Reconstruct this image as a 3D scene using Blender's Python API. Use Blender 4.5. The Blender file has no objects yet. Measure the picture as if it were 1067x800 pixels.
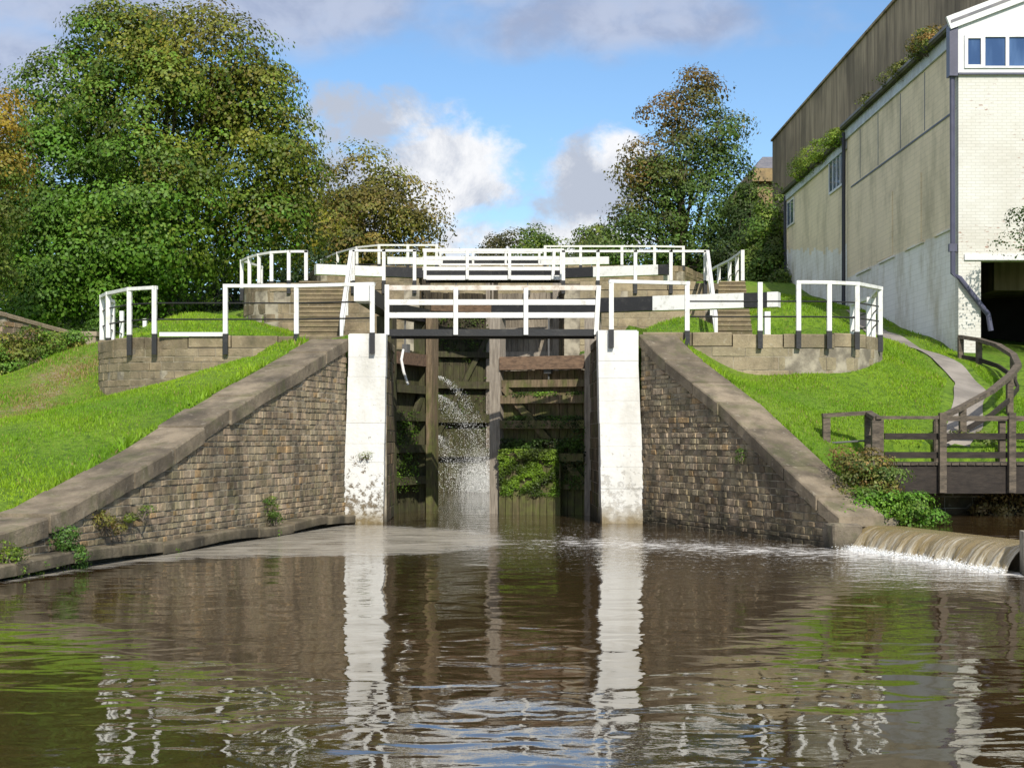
import bpy, math, random
import numpy as np
from mathutils import Vector
R = random.Random(7)
NR = np.random.RandomState(11)
PI = math.pi
scene = bpy.context.scene
COL = scene.collection
F = 1600.0; H = 1.9; CX = 533.5; CY = 455.0      # focal length, eye height, principal column, horizon row of the survey

def P(px, py, Y):
    return ((px - CX) / F * Y, Y, H + (CY - py) / F * Y)
def PX(px, Y): return (px - CX) / F * Y
def PZ(py, Y): return H + (CY - py) / F * Y
def PW(px, py):                                   # a point on the lower water level
    Y = H * F / (py - CY); return (PX(px, Y), Y, 0.0)

# ------------------------------------------------------------------ materials
class NT:
    def __init__(s, name):
        s.m = bpy.data.materials.new(name); s.m.use_nodes = True
        s.t = s.m.node_tree; s.n = s.t.nodes; s.l = s.t.links
        s.b = s.n['Principled BSDF']; s.out = s.n['Material Output']
        s._geo = None
    def new(s, t, **k):
        n = s.n.new(t)
        for a, v in k.items(): setattr(n, a, v)
        return n
    def lk(s, a, b): s.l.new(a, b)
    def setin(s, sock, v):
        if isinstance(v, bpy.types.NodeSocket): s.lk(v, sock)
        else: sock.default_value = v
    def pos(s):
        if not s._geo: s._geo = s.new('ShaderNodeNewGeometry')
        return s._geo.outputs['Position']
    def nrmz(s):
        s.pos(); x = s.new('ShaderNodeSeparateXYZ'); s.lk(s._geo.outputs['Normal'], x.inputs[0]); return x.outputs['Z']
    def scaled(s, sc):
        m = s.new('ShaderNodeVectorMath', operation='MULTIPLY'); s.lk(s.pos(), m.inputs[0]); m.inputs[1].default_value = sc
        return m.outputs[0]
    def noise(s, scale, detail=4, rough=.55, vec=None, dist=0):
        n = s.new('ShaderNodeTexNoise'); n.inputs['Scale'].default_value = scale
        n.inputs['Detail'].default_value = detail; n.inputs['Roughness'].default_value = rough
        n.inputs['Distortion'].default_value = dist
        s.lk(vec if vec is not None else s.pos(), n.inputs['Vector']); return n.outputs['Fac']
    def ramp(s, fac, a, b, lo=0.0, hi=1.0):
        m = s.new('ShaderNodeMapRange'); s.setin(m.inputs['Value'], fac)
        m.inputs['From Min'].default_value = a; m.inputs['From Max'].default_value = b
        m.inputs['To Min'].default_value = lo; m.inputs['To Max'].default_value = hi
        m.interpolation_type = 'SMOOTHSTEP'; return m.outputs[0]
    def math(s, op, a, b=0.0, clamp=False):
        m = s.new('ShaderNodeMath', operation=op); m.use_clamp = clamp
        s.setin(m.inputs[0], a); s.setin(m.inputs[1], b); return m.outputs[0]
    def mix(s, fac, a, b, mode='MIX'):
        m = s.new('ShaderNodeMix', data_type='RGBA', blend_type=mode)
        s.setin(m.inputs[0], fac)
        for i, v in ((6, a), (7, b)):
            if isinstance(v, bpy.types.NodeSocket): s.lk(v, m.inputs[i])
            else: m.inputs[i].default_value = (v[0], v[1], v[2], 1)
        return m.outputs[2]
    def attr(s, name):
        a = s.new('ShaderNodeAttribute'); a.attribute_name = name; return a
    def bump(s, h, strength=1, dist=.02):
        b = s.new('ShaderNodeBump'); s.lk(h, b.inputs['Height']); b.inputs['Strength'].default_value = strength
        b.inputs['Distance'].default_value = dist; return b.outputs[0]
    def fin(s, col, rough=.8, nrm=None, spec=.3):
        s.setin(s.b.inputs['Base Color'], col if isinstance(col, bpy.types.NodeSocket) else (*col, 1))
        s.setin(s.b.inputs['Roughness'], rough); s.b.inputs['Specular IOR Level'].default_value = spec
        if nrm is not None: s.lk(nrm, s.b.inputs['Normal'])
        return s.m
    def sepz(s):
        x = s.new('ShaderNodeSeparateXYZ'); s.lk(s.pos(), x.inputs[0]); return x.outputs

def stone_mat(name, A, B, stain=.5, moss=.0, wet=True, bumpd=.03):
    m = NT(name)
    c = m.mix(m.ramp(m.noise(2.3), .35, .65), A, B)
    c = m.mix(1.0, c, m.attr('tint').outputs['Color'], 'MULTIPLY')
    n2 = m.noise(.8, 5, .65, m.scaled((1, 1, .45)))
    c = m.mix(m.math('MULTIPLY', m.ramp(n2, .46, .66), stain), c, (.035, .03, .024))
    sp = m.noise(26, 4, .7)
    c = m.mix(m.ramp(sp, .5, .78, 0, .4), c, (.05, .042, .034))
    c = m.mix(m.ramp(m.noise(9, 3), .6, .75, 0, .35), c, (.42, .38, .3))
    if moss: c = m.mix(m.math('MULTIPLY', m.ramp(m.noise(1.7, 5, .7), .5, .62), moss), c, (.07, .09, .02))
    if wet:
        z = m.sepz()['Z']
        w = m.ramp(m.math('ADD', z, m.math('MULTIPLY', m.noise(3), .35)), .1, .6, 1, 0)
        c = m.mix(m.math('MULTIPLY', w, .8), c, (.025, .024, .017))
    h = m.math('ADD', m.noise(9, 6, .7), m.math('MULTIPLY', m.noise(45, 3, .6), .35))
    return m.fin(c, .88, m.bump(h, .9, bumpd))

M = {}
M['wing_stone'] = stone_mat('wing_stone', (.35, .295, .21), (.19, .16, .112), .75, .2)
M['ashlar'] = stone_mat('bastion_stone', (.28, .23, .155), (.18, .15, .1), .55, .1)
M['ashlar_r'] = stone_mat('bastion_stone_tan', (.33, .28, .19), (.24, .2, .135), .45, .1)
M['coping'] = stone_mat('coping_stone', (.25, .21, .155), (.15, .125, .092), .6, .3)
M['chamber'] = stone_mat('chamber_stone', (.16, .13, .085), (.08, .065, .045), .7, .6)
M['step'] = stone_mat('step_stone', (.27, .215, .13), (.2, .16, .1), .2, .2, False)
M['boundary'] = stone_mat('boundary_wall_stone', (.32, .26, .19), (.24, .19, .14), .3, .1, False)
def mortar(name, c0=(.36, .32, .25), c1=(.16, .14, .11)):
    m = NT(name); c = m.mix(m.ramp(m.noise(3), .35, .65), c0, c1)
    z = m.sepz()['Z']
    c = m.mix(m.ramp(m.math('ADD', z, m.math('MULTIPLY', m.noise(3), .3)), .1, .5, .85, 0), c, (.02, .02, .015))
    return m.fin(c, .95, m.bump(m.noise(30), .6, .02))
M['mortar'] = mortar('mortar')
def pillar():
    m = NT('painted_pier')
    c = m.mix(m.ramp(m.noise(1.4, 5, .6, m.scaled((1, 1, .4))), .45, .75), (.64, .64, .625), (.5, .49, .455))
    z = m.sepz()['Z']
    n = m.noise(6, 7, .8)
    chip = m.ramp(m.math('ADD', n, m.ramp(z, .0, 2.2, .16, 0)), .62, .7)
    c = m.mix(m.math('MULTIPLY', chip, m.attr('chip').outputs['Fac']), c, (.16, .13, .09))
    c = m.mix(m.ramp(m.noise(9, 5, .7, m.scaled((1, 1, .3))), .57, .8, 0, .3), c, (.4, .37, .3))
    c = m.mix(m.ramp(m.math('ADD', z, m.math('MULTIPLY', m.noise(5), .5)), .2, .75, .9, 0), c, (.2, .15, .07))
    return m.fin(c, .6, m.bump(m.math('ADD', m.noise(7, 6, .65), m.math('MULTIPLY', chip, -.3)), .6, .03))
M['pier'] = pillar()
def paint(name, A, B, rough=.55, amt=(.5, .8)):
    m = NT(name)
    c = m.mix(m.ramp(m.noise(5, 6, .75), *amt), A, B)
    c = m.mix(m.ramp(m.noise(33, 3, .6), .6, .8, 0, .4), c, B)
    return m.fin(c, rough, m.bump(m.noise(20, 4), .3, .01), .4)
M['white'] = paint('white_paint', (.66, .66, .65), (.36, .34, .3), .5, (.5, .78))
M['white_old'] = paint('flaking_white_paint', (.6, .56, .51), (.36, .28, .21), .7, (.42, .7))
M['black'] = paint('black_paint', (.014, .014, .016), (.05, .048, .045), .5)
def wood(name, A, B, moss=0, ax=(6, 6, .7), mz=(3.0, 1.0)):
    m = NT(name)
    n = m.noise(3, 6, .7, m.scaled(ax))
    c = m.mix(m.ramp(n, .3, .7), A, B)
    c = m.mix(1.0, c, m.attr('tint').outputs['Color'], 'MULTIPLY')
    if moss:
        z = m.sepz()['Z']
        w = m.math('ADD', m.ramp(z, mz[1], mz[0], .28, -.1), m.noise(1.6, 5, .7, m.scaled((2.5, 2.5, .6))))
        c = m.mix(m.math('MULTIPLY', m.ramp(w, .52, .75), moss), c, m.mix(m.ramp(m.noise(5), .4, .6), (.06, .065, .02), (.085, .11, .02)))
    return m.fin(c, .85, m.bump(n, .7, .02))
M['wood_grey'] = wood('weathered_grey_wood', (.33, .29, .24), (.17, .145, .12))
M['wood_brown'] = wood('brown_beam_wood', (.2, .13, .085), (.09, .06, .042), 0, (.8, 5, 5))
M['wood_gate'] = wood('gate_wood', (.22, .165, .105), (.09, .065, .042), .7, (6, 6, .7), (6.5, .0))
M['wood_gate_shaded'] = wood('shaded_gate_wood', (.075, .062, .042), (.022, .018, .013), .3, (6, 6, .7), (8.5, 2.5))  # wet gate wood with the chamber's shade put into its colour
M['wood_dark'] = wood('dark_stained_wood', (.045, .036, .03), (.022, .018, .016), 0, (1.5, 5, 5))
M['wood_rail'] = wood('worn_rail_wood', (.15, .12, .09), (.05, .042, .034), 0, (1.5, 5, 5))
def grass_mat():
    m = NT('grass_ground')
    a = m.attr('dry')
    c = m.mix(m.ramp(m.noise(.55, 5, .6), .35, .65), (.12, .23, .012), (.18, .3, .02))
    c = m.mix(m.ramp(m.noise(7, 5, .7), .4, .7), c, (.05, .11, .01))
    c = m.mix(m.ramp(m.noise(.3, 4, .6), .5, .7, 0, .6), c, (.19, .25, .035))
    dry = m.ramp(m.math('ADD', a.outputs['Fac'], m.math('MULTIPLY', m.math('SUBTRACT', m.noise(2.2, 6, .8), .5), 2.2)), .45, .95)
    c = m.mix(dry, c, m.mix(m.ramp(m.noise(11, 4, .7), .45, .6), (.24, .17, .07), (.33, .27, .19)))
    # earth on steep faces and canal bed
    st = m.ramp(m.nrmz(), .35, .6, 1, 0)
    c = m.mix(st, c, (.06, .045, .03))
    c = m.mix(m.ramp(m.sepz()['Z'], .0, .3, 1, 0), c, (.05, .04, .028))
    return m.fin(c, .9, m.bump(m.noise(22, 5, .75), 1, .06))
M['grass'] = grass_mat()
def leaf_mat(name, trans=.24, rough=.55):
    m = NT(name)
    a = m.attr('tint').outputs['Color']
    m.fin(a, rough, None, .35)
    t = m.new('ShaderNodeBsdfTranslucent'); tc = m.mix(1.0, a, (1.3, 1.5, .6), 'MULTIPLY'); m.lk(tc, t.inputs[0])
    x = m.new('ShaderNodeMixShader'); x.inputs[0].default_value = trans
    m.lk(m.b.outputs[0], x.inputs[1]); m.lk(t.outputs[0], x.inputs[2]); m.lk(x.outputs[0], m.out.inputs[0])
    return m.m
M['leaf'] = leaf_mat('leaves')
M['blade'] = leaf_mat('grass_blades', .35, .6)
def bark():
    m = NT('bark'); n = m.noise(4, 6, .7, m.scaled((3, 3, .7)))
    return m.fin(m.mix(n, (.07, .055, .04), (.2, .17, .13)), .9, m.bump(n, .8, .05))
M['bark'] = bark()
def gravel(name, A, B):
    m = NT(name); n = m.noise(30, 5, .7)
    return m.fin(m.mix(m.ramp(m.noise(1.2, 4), .35, .65), A, B), .9, m.bump(n, .7, .02))
M['path'] = gravel('path_surface', (.3, .27, .24), (.2, .18, .16))
M['asphalt'] = gravel('asphalt', (.06, .058, .06), (.045, .043, .045))
def sidewall():
    m = NT('painted_brick_side')
    s = m.sepz()
    cx = m.new('ShaderNodeCombineXYZ'); m.lk(s['Y'], cx.inputs[0]); m.lk(s['Z'], cx.inputs[1])
    br = m.new('ShaderNodeTexBrick'); m.lk(cx.outputs[0], br.inputs['Vector'])
    br.inputs['Scale'].default_value = 1; br.inputs['Brick Width'].default_value = .45; br.inputs['Row Height'].default_value = .16
    br.inputs['Mortar Size'].default_value = .012; br.inputs['Color1'].default_value = (1, 1, 1, 1); br.inputs['Color2'].default_value = (.95, .95, .95, 1); br.inputs['Mortar'].default_value = (.87, .87, .87, 1)
    # bottom coat of paint: pale blue, edge steps and wobbles; higher on the far bay
    near = m.math('LESS_THAN', s['Y'], 53.3)
    far_e = m.math('ADD', 8.35, m.math('MULTIPLY', m.math('SUBTRACT', s['Y'], 53.3), .125))
    edge = m.math('ADD', m.math('MULTIPLY', near, 7.4), m.math('MULTIPLY', m.math('SUBTRACT', 1.0, near), far_e))
    q = m.new('ShaderNodeMath', operation='SNAP'); m.lk(s['Y'], q.inputs[0]); q.inputs[1].default_value = .45
    st = m.new('ShaderNodeCombineXYZ'); m.lk(q.outputs[0], st.inputs[0])
    wob = m.math('MULTIPLY', m.math('SUBTRACT', m.noise(1.3, 2, .5, st.outputs[0]), .5), 1.5)
    edge2 = m.math('ADD', edge, m.math('MULTIPLY', wob, m.math('SUBTRACT', 1.0, m.math('MULTIPLY', near, .85))))
    low = m.ramp(m.math('SUBTRACT', s['Z'], edge2), -.04, .04, 1, 0)
    c = m.mix(low, (.80, .68, .51), (.8, .79, .79))
    dn = m.noise(.6, 6, .7, m.scaled((1, 1, .5)))
    c = m.mix(m.ramp(dn, .42, .72, 0, .7), c, (.38, .33, .23))
    c = m.mix(m.ramp(m.noise(8, 5, .8), .68, .74, 0, .7), c, (.25, .17, .12))
    c = m.mix(1.0, c, br.outputs['Color'], 'MULTIPLY')
    # bare brick spots by the near pier
    return m.fin(c, .75, m.bump(br.outputs['Color'], .4, .012))
M['side'] = sidewall()
def frontwall():
    m = NT('painted_brick_front')
    s = m.sepz()
    cx = m.new('ShaderNodeCombineXYZ'); m.lk(s['X'], cx.inputs[0]); m.lk(s['Z'], cx.inputs[1])
    br = m.new('ShaderNodeTexBrick'); m.lk(cx.outputs[0], br.inputs['Vector'])
    br.inputs['Scale'].default_value = 1; br.inputs['Brick Width'].default_value = .23; br.inputs['Row Height'].default_value = .08
    br.inputs['Mortar Size'].default_value = .008; br.inputs['Color1'].default_value = (1, 1, 1, 1); br.inputs['Color2'].default_value = (.93, .93, .92, 1); br.inputs['Mortar'].default_value = (.8, .8, .78, 1)
    c = m.mix(m.ramp(m.noise(.9, 5), .4, .7), (.6, .59, .56), (.54, .52, .48))
    c = m.mix(1.0, c, br.outputs['Color'], 'MULTIPLY')
    chip = m.math('MULTIPLY', m.ramp(m.noise(3.2, 3, .6, m.scaled((1.4, 1, 5))), .6, .64), m.ramp(m.noise(.5), .5, .58))
    c = m.mix(m.math('MULTIPLY', chip, .75), c, (.25, .12, .08))
    return m.fin(c, .7, m.bump(br.outputs['Color'], .5, .015))
M['front'] = frontwall()
def concrete():
    m = NT('streaked_concrete')
    n = m.noise(.9, 6, .7, m.scaled((3, 3, .25))); n2 = m.noise(.35, 4)
    c = m.mix(m.ramp(n, .32, .68), (.19, .148, .11), (.42, .335, .245))
    c = m.mix(m.ramp(n2, .4, .65, 0, .5), c, (.07, .058, .045))
    return m.fin(c, .9, m.bump(n, .5, .03))
M['concrete'] = concrete()
def simple(name, col, rough=.6, B=None, metal=0, spec=.4):
    m = NT(name)
    c = m.mix(m.ramp(m.noise(3, 5, .6), .35, .7), col, B if B else tuple(v * .8 for v in col))
    m.b.inputs['Metallic'].default_value = metal
    return m.fin(c, rough, m.bump(m.noise(18), .2, .01), spec)
M['slate'] = simple('slate', (.13, .13, .15), .6, (.2, .19, .2))
M['ochre'] = simple('ochre_stone', (.3, .22, .11), .85, (.16, .12, .07))
M['clad'] = simple('white_cladding', (.62, .62, .64), .45, (.58, .59, .61))
M['fascia'] = simple('pale_fascia', (.5, .55, .62), .5, (.38, .4, .44))
M['pvc'] = simple('window_frame_white', (.68, .68, .7), .35)
M['pipe_d'] = simple('dark_pipe', (.03, .03, .045), .4)
M['pipe_g'] = simple('grey_pipe', (.075, .075, .12), .4)
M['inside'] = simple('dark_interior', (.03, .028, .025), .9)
M['steel'] = simple('dull_iron', (.12, .12, .12), .5)
M['gutter'] = simple('mossy_gutter', (.05, .045, .03), .9, (.07, .08, .02))
def glass():
    m = NT('window_glass')
    n = m.ramp(m.noise(2.2, 3, .5, m.scaled((1, 1, .25))), .4, .7)
    m.b.inputs['Coat Weight'].default_value = .5
    return m.fin(m.mix(n, (.03, .06, .15), (.08, .14, .28)), .08, None, .7)
M['glass'] = glass()

def water_mat(name, foamy=True):
    m = NT(name)
    base = m.mix(m.ramp(m.noise(.5, 3), .35, .65), (.038, .023, .009), (.05, .031, .013))
    p = m.pos()
    a = m.noise(1.15, 2, .5, m.scaled((1, 1.35, 1)), .4)
    b = m.noise(5.2, 3, .55, m.scaled((1, 1.2, 1)), .3)
    c = m.noise(.42, 2, .5)
    gust = m.ramp(m.noise(.16, 3, .6), .35, .65, .45, 1.1)
    h = m.math('ADD', m.math('MULTIPLY', a, .8), m.math('MULTIPLY', b, m.math('MULTIPLY', gust, .05)))
    h = m.math('ADD', h, m.math('MULTIPLY', c, 1.0))
    fine = m.math('MULTIPLY', m.noise(14, 3, .6), .014)
    h = m.math('ADD', h, fine)
    if foamy:
        tb = m.attr('churn').outputs['Fac']
        h = m.math('ADD', h, m.math('MULTIPLY', m.math('MULTIPLY', m.noise(3.6, 4, .6), tb), 1.6))
    nb = m.bump(h, 1.0, .021)
    if not foamy:
        m.b.inputs['IOR'].default_value = 1.33
        return m.fin(base, .04, nb, .5)
    sc = m.attr('scum').outputs['Fac']; fo = m.attr('foam').outputs['Fac']
    sm = m.ramp(m.math('ADD', sc, m.math('MULTIPLY', m.math('SUBTRACT', m.noise(1.3, 7, .75, m.scaled((.7, 1.1, 1)), 1.0), .5), 1.2)), .42, .62)
    streak = m.noise(3.0, 6, .75, m.scaled((1.1, 3.2, 1)), .9)
    fm = m.ramp(m.math('ADD', fo, m.math('MULTIPLY', m.math('SUBTRACT', streak, .5), 3.0)), .85, 1.15)
    fleck = m.math('MULTIPLY', m.ramp(m.noise(17, 3, .6, m.scaled((.7, 1.3, 1))), .6, .66), m.ramp(m.noise(1.1, 3, .6, m.scaled((.7, 1.6, 1))), .42, .58))
    fleck = m.math('MULTIPLY', fleck, m.attr('churn').outputs['Fac'], True)
    tot = m.math('MAXIMUM', m.math('MULTIPLY', sm, m.ramp(m.noise(1.5, 6, .75, m.scaled((.5, 1.3, 1)), 1.2), .3, .7, .2, .7)), m.math('MAXIMUM', m.math('MULTIPLY', fm, .9), m.math('MULTIPLY', fleck, .9)))
    col = m.mix(sm, (.75, .73, .7), (.42, .39, .33))
    m.b.inputs['IOR'].default_value = 1.62
    m.fin(base, .012, nb, .5)
    d = m.new('ShaderNodeBsdfDiffuse'); m.lk(col, d.inputs[0])
    x = m.new('ShaderNodeMixShader'); m.lk(tot, x.inputs[0]); m.lk(m.b.outputs[0], x.inputs[1]); m.lk(d.outputs[0], x.inputs[2])
    m.lk(x.outputs[0], m.out.inputs[0])
    return m.m
M['water'] = water_mat('canal_water')
M['pool'] = water_mat('pool_water', False)
def fall_mat():
    m = NT('falling_water')
    a = m.attr('flow'); s = m.new('ShaderNodeSeparateXYZ'); m.lk(a.outputs['Vector'], s.inputs[0])
    cx = m.new('ShaderNodeCombineXYZ'); m.lk(s.outputs[0], cx.inputs[0]); m.lk(m.math('MULTIPLY', s.outputs[1], .12), cx.inputs[1])
    n = m.noise(6, 6, .8, cx.outputs[0])
    k = m.ramp(m.math('ADD', n, m.math('MULTIPLY', s.outputs[1], .22)), .55, .85)
    c = m.mix(k, (.3, .22, .09), (.75, .7, .58))
    m.b.inputs['Transmission Weight'].default_value = .25
    return m.fin(c, .22, m.bump(n, .8, .05), .5)
M['fall'] = fall_mat()
def drop_mat():
    m = NT('white_water_drops'); m.b.inputs['Emission Strength'].default_value = 0
    m.b.inputs['Transmission Weight'].default_value = .2
    return m.fin((.85, .87, .88), .25, None, .5)
M['drop'] = drop_mat()

# ------------------------------------------------------------------ mesh helpers
ORG = {}
class MB:
    def __init__(s): s.v = []; s.f = []; s.t = []; s.mi = []
    def add(s, vs, fs, tint=(1, 1, 1), mi=0):
        o = len(s.v); s.v += [tuple(v) for v in vs]; s.t += [tint] * len(vs)
        for f in fs: s.f.append(tuple(o + i for i in f)); s.mi.append(mi)
    def hexa(s, b, t, tint=(1, 1, 1), mi=0):       # 4 bottom + 4 top corners (counter-clockwise)
        s.add(list(b) + list(t), [(3, 2, 1, 0), (4, 5, 6, 7), (0, 1, 5, 4), (1, 2, 6, 5), (2, 3, 7, 6), (3, 0, 4, 7)], tint, mi)
    def box(s, x0, x1, y0, y1, z0, z1, tint=(1, 1, 1), mi=0):
        s.hexa([(x0, y0, z0), (x1, y0, z0), (x1, y1, z0), (x0, y1, z0)], [(x0, y0, z1), (x1, y0, z1), (x1, y1, z1), (x0, y1, z1)], tint, mi)
    def bar(s, A, B, w, h, tint=(1, 1, 1), mi=0, side=None):
        A = Vector(A); B = Vector(B); d = (B - A).normalized()
        if side is None:
            sd = d.cross(Vector((0, 0, 1)))
            if sd.length < .15: sd = Vector((1, 0, 0)) - d * d.x
        else: sd = Vector(side); sd = sd - d * sd.dot(d)
        sd.normalize(); up = sd.cross(d).normalized()
        a = sd * (w / 2); u = up * (h / 2)
        s.hexa([A - a - u, A + a - u, B + a - u, B - a - u], [A - a + u, A + a + u, B + a + u, B - a + u], tint, mi)
    def tube(s, pts, rs, n=8, tint=(1, 1, 1), mi=0, cap=True):
        o = len(s.v); rings = []
        for i, p in enumerate(pts):
            p = Vector(p); q = Vector(pts[min(i + 1, len(pts) - 1)]) - Vector(pts[max(i - 1, 0)])
            q.normalize(); a = q.cross(Vector((.13, .2, 1)))
            if a.length < .1: a = q.cross(Vector((1, 0, 0)))
            a.normalize(); b = q.cross(a)
            ring = []
            for k in range(n):
                t = 2 * PI * k / n; s.v.append(tuple(p + (a * math.cos(t) + b * math.sin(t)) * rs[i])); s.t.append(tint); ring.append(len(s.v) - 1)
            rings.append(ring)
        for r0, r1 in zip(rings, rings[1:]):
            for k in range(n): s.f.append((r0[k], r0[(k + 1) % n], r1[(k + 1) % n], r1[k])); s.mi.append(mi)
        if cap:
            s.f.append(tuple(reversed(rings[0]))); s.mi.append(mi); s.f.append(tuple(rings[-1])); s.mi.append(mi)
    def build(s, name, mats, parent=None, smooth=False):
        if not isinstance(mats, (list, tuple)): mats = [mats]
        v = np.array(s.v, dtype=float)
        if parent is not None: org = ORG[parent.name]
        else:
            org = (float((v[:, 0].min() + v[:, 0].max()) / 2), float((v[:, 1].min() + v[:, 1].max()) / 2), float(v[:, 2].min()))
        v -= np.array(org)
        me = bpy.data.meshes.new(name); me.from_pydata(v.tolist(), [], s.f); 
        for m in mats: me.materials.append(M[m] if isinstance(m, str) else m)
        me.polygons.foreach_set('material_index', s.mi)
        if smooth: me.polygons.foreach_set('use_smooth', [True] * len(s.f))
        a = me.attributes.new('tint', 'FLOAT_COLOR', 'POINT')
        t = np.ones((len(s.v), 4)); t[:, :3] = np.array(s.t); a.data.foreach_set('color', t.ravel())
        me.update()
        o = bpy.data.objects.new(name, me); COL.objects.link(o)
        if parent is not None: o.parent = parent
        else: o.location = org
        ORG[o.name] = org
        return o
def thing(name, label, cat, loc, group=None):
    o = bpy.data.objects.new(name, None); COL.objects.link(o); o.location = loc; o.empty_display_size = .3
    o['label'] = label; o['category'] = cat
    if group: o['group'] = group
    ORG[o.name] = tuple(loc); return o
def tag(o, label=None, cat=None, group=None, kind=None):
    if label: o['label'] = label
    if cat: o['category'] = cat
    if group: o['group'] = group
    if kind: o['kind'] = kind
    return o
def quads(name, V, T, mat, parent=None, n=4):       # V: (N, n, 3) separate polygons, T: (N,3) tint
    N = V.shape[0]
    org = np.array(ORG[parent.name]) if parent is not None else np.array([V[..., 0].mean(), V[..., 1].mean(), V[..., 2].min()])
    me = bpy.data.meshes.new(name)
    me.vertices.add(N * n); me.vertices.foreach_set('co', (V - org).reshape(-1).astype(np.float32))
    me.loops.add(N * n); me.loops.foreach_set('vertex_index', np.arange(N * n, dtype=np.int32))
    me.polygons.add(N); me.polygons.foreach_set('loop_start', np.arange(0, N * n, n, dtype=np.int32))
    me.materials.append(M[mat])
    me.update(calc_edges=True); me.validate()
    a = me.attributes.new('tint', 'FLOAT_COLOR', 'POINT'); t = np.ones((N, n, 4)); t[..., :3] = T[:, None, :]
    a.data.foreach_set('color', t.reshape(-1).astype(np.float32))
    o = bpy.data.objects.new(name, me); COL.objects.link(o)
    if parent is not None: o.parent = parent
    else: o.location = tuple(org)
    ORG[o.name] = tuple(org); return o

def norm(a): return a / (np.linalg.norm(a, axis=-1, keepdims=True) + 1e-9)
def leaf_quads(C, Nn, size):                       # C (N,3) centres, Nn normals, size (N,)
    n = norm(Nn); r = norm(NR.normal(size=C.shape)); u = norm(np.cross(n, r)); w = np.cross(n, u)
    s = size[:, None]
    a = C - u * s * .5; c = C + u * s * .5; dr = n * s * -.12
    b = C + w * s * .36 - u * s * .05 + dr; d = C - w * s * .36 - u * s * .05 + dr
    return np.stack([a, b, c, d], 1)

def blob_leaves(lobes, nclump, nleaf, size, clump_r, tint, inner=.25, upbias=.5, flat=.6):
    """leaf clumps on and inside a set of ellipsoids; returns quads and tints"""
    nclump = max(3, int(nclump * .36)); nleaf = int(nleaf * 4.0); clump_r *= 1.4; size *= .7
    vol = np.array([l[3] * l[5] for l in lobes]); pr = vol / vol.sum()
    idx = NR.choice(len(lobes), nclump, p=pr)
    L = np.array(lobes)[idx]
    d = norm(NR.normal(size=(nclump, 3)))
    rr = np.where(NR.rand(nclump) < inner, NR.uniform(.25, .75, nclump), NR.uniform(.78, 1.04, nclump))[:, None]
    C = L[:, :3] + d * L[:, 3:6] * rr
    cr = clump_r * NR.uniform(.6, 1.35, nclump)
    ct = tint(C, NR) * NR.uniform(.5, 1.35, (nclump, 1))                                # (nclump,3)
    q = norm(NR.normal(size=(nclump, nleaf, 3)) + d[:, None, :] * .45 + np.array([0, 0, .55]))
    rad = NR.uniform(.55, 1.08, (nclump, nleaf, 1)) ** .6
    wob = 1 + .22 * np.sin(q[..., :1] * 7 + C[:, None, :1] * 3) * np.cos(q[..., 1:2] * 6 + C[:, None, 1:2] * 2)
    pos = C[:, None, :] + q * cr[:, None, None] * rad * wob * np.array([1.15, 1.15, flat])
    nn = q * 1.0 + d[:, None, :] * .3 + NR.normal(size=q.shape) * .3
    sz = size * NR.uniform(.6, 1.35, (nclump, nleaf))
    T = ct[:, None, :] * NR.uniform(.78, 1.22, (nclump, nleaf, 1)) * np.array([1, 1, 1]) 
    T = T * (1 + NR.normal(size=T.shape) * .06)
    V = leaf_quads(pos.reshape(-1, 3), nn.reshape(-1, 3), sz.reshape(-1))
    return V, np.clip(T.reshape(-1, 3), .003, .6), C

def limbs(mb, base, C, r0, forks=14, top=.6):
    base = Vector(base); zc = C[:, 2]; cx, cy = C[:, 0].mean(), C[:, 1].mean()
    ztop = float(np.percentile(zc, 75)); H_ = ztop - base.z
    spine = []; rs = []
    for i in range(9):
        t = i / 8; k = t * t
        spine.append(Vector((base.x + (cx - base.x) * k + R.uniform(-.1, .1) * t * 2, base.y + (cy - base.y) * k, base.z - .3 + (H_ + .3) * t)))
        rs.append(r0 * (1 - t * .82) * (1.35 if i == 0 else 1))
    mb.tube(spine, rs, 9)
    for k in range(forks):
        c = Vector(C[R.randrange(len(C))]); t = R.uniform(.15, .8); i = int(t * 8); s0 = spine[i]
        if c.z < s0.z - .5: continue
        m1 = s0.lerp(c, .35) + Vector((R.uniform(-.3, .3), R.uniform(-.3, .3), -.25)); m2 = s0.lerp(c, .7) + Vector((R.uniform(-.3, .3), R.uniform(-.3, .3), .1))
        rr = rs[i] * .45
        mb.tube([s0, m1, m2, c], [rr, rr * .7, rr * .42, rr * .12], 6)
        for q in range(2):
            e = m2 + (c - m1) * .4 + Vector((R.uniform(-1, 1), R.uniform(-1, 1), R.uniform(-.2, .8))) * .9
            mb.tube([m1.lerp(m2, .5 + .4 * q), e], [rr * .35, rr * .08], 5)

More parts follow.
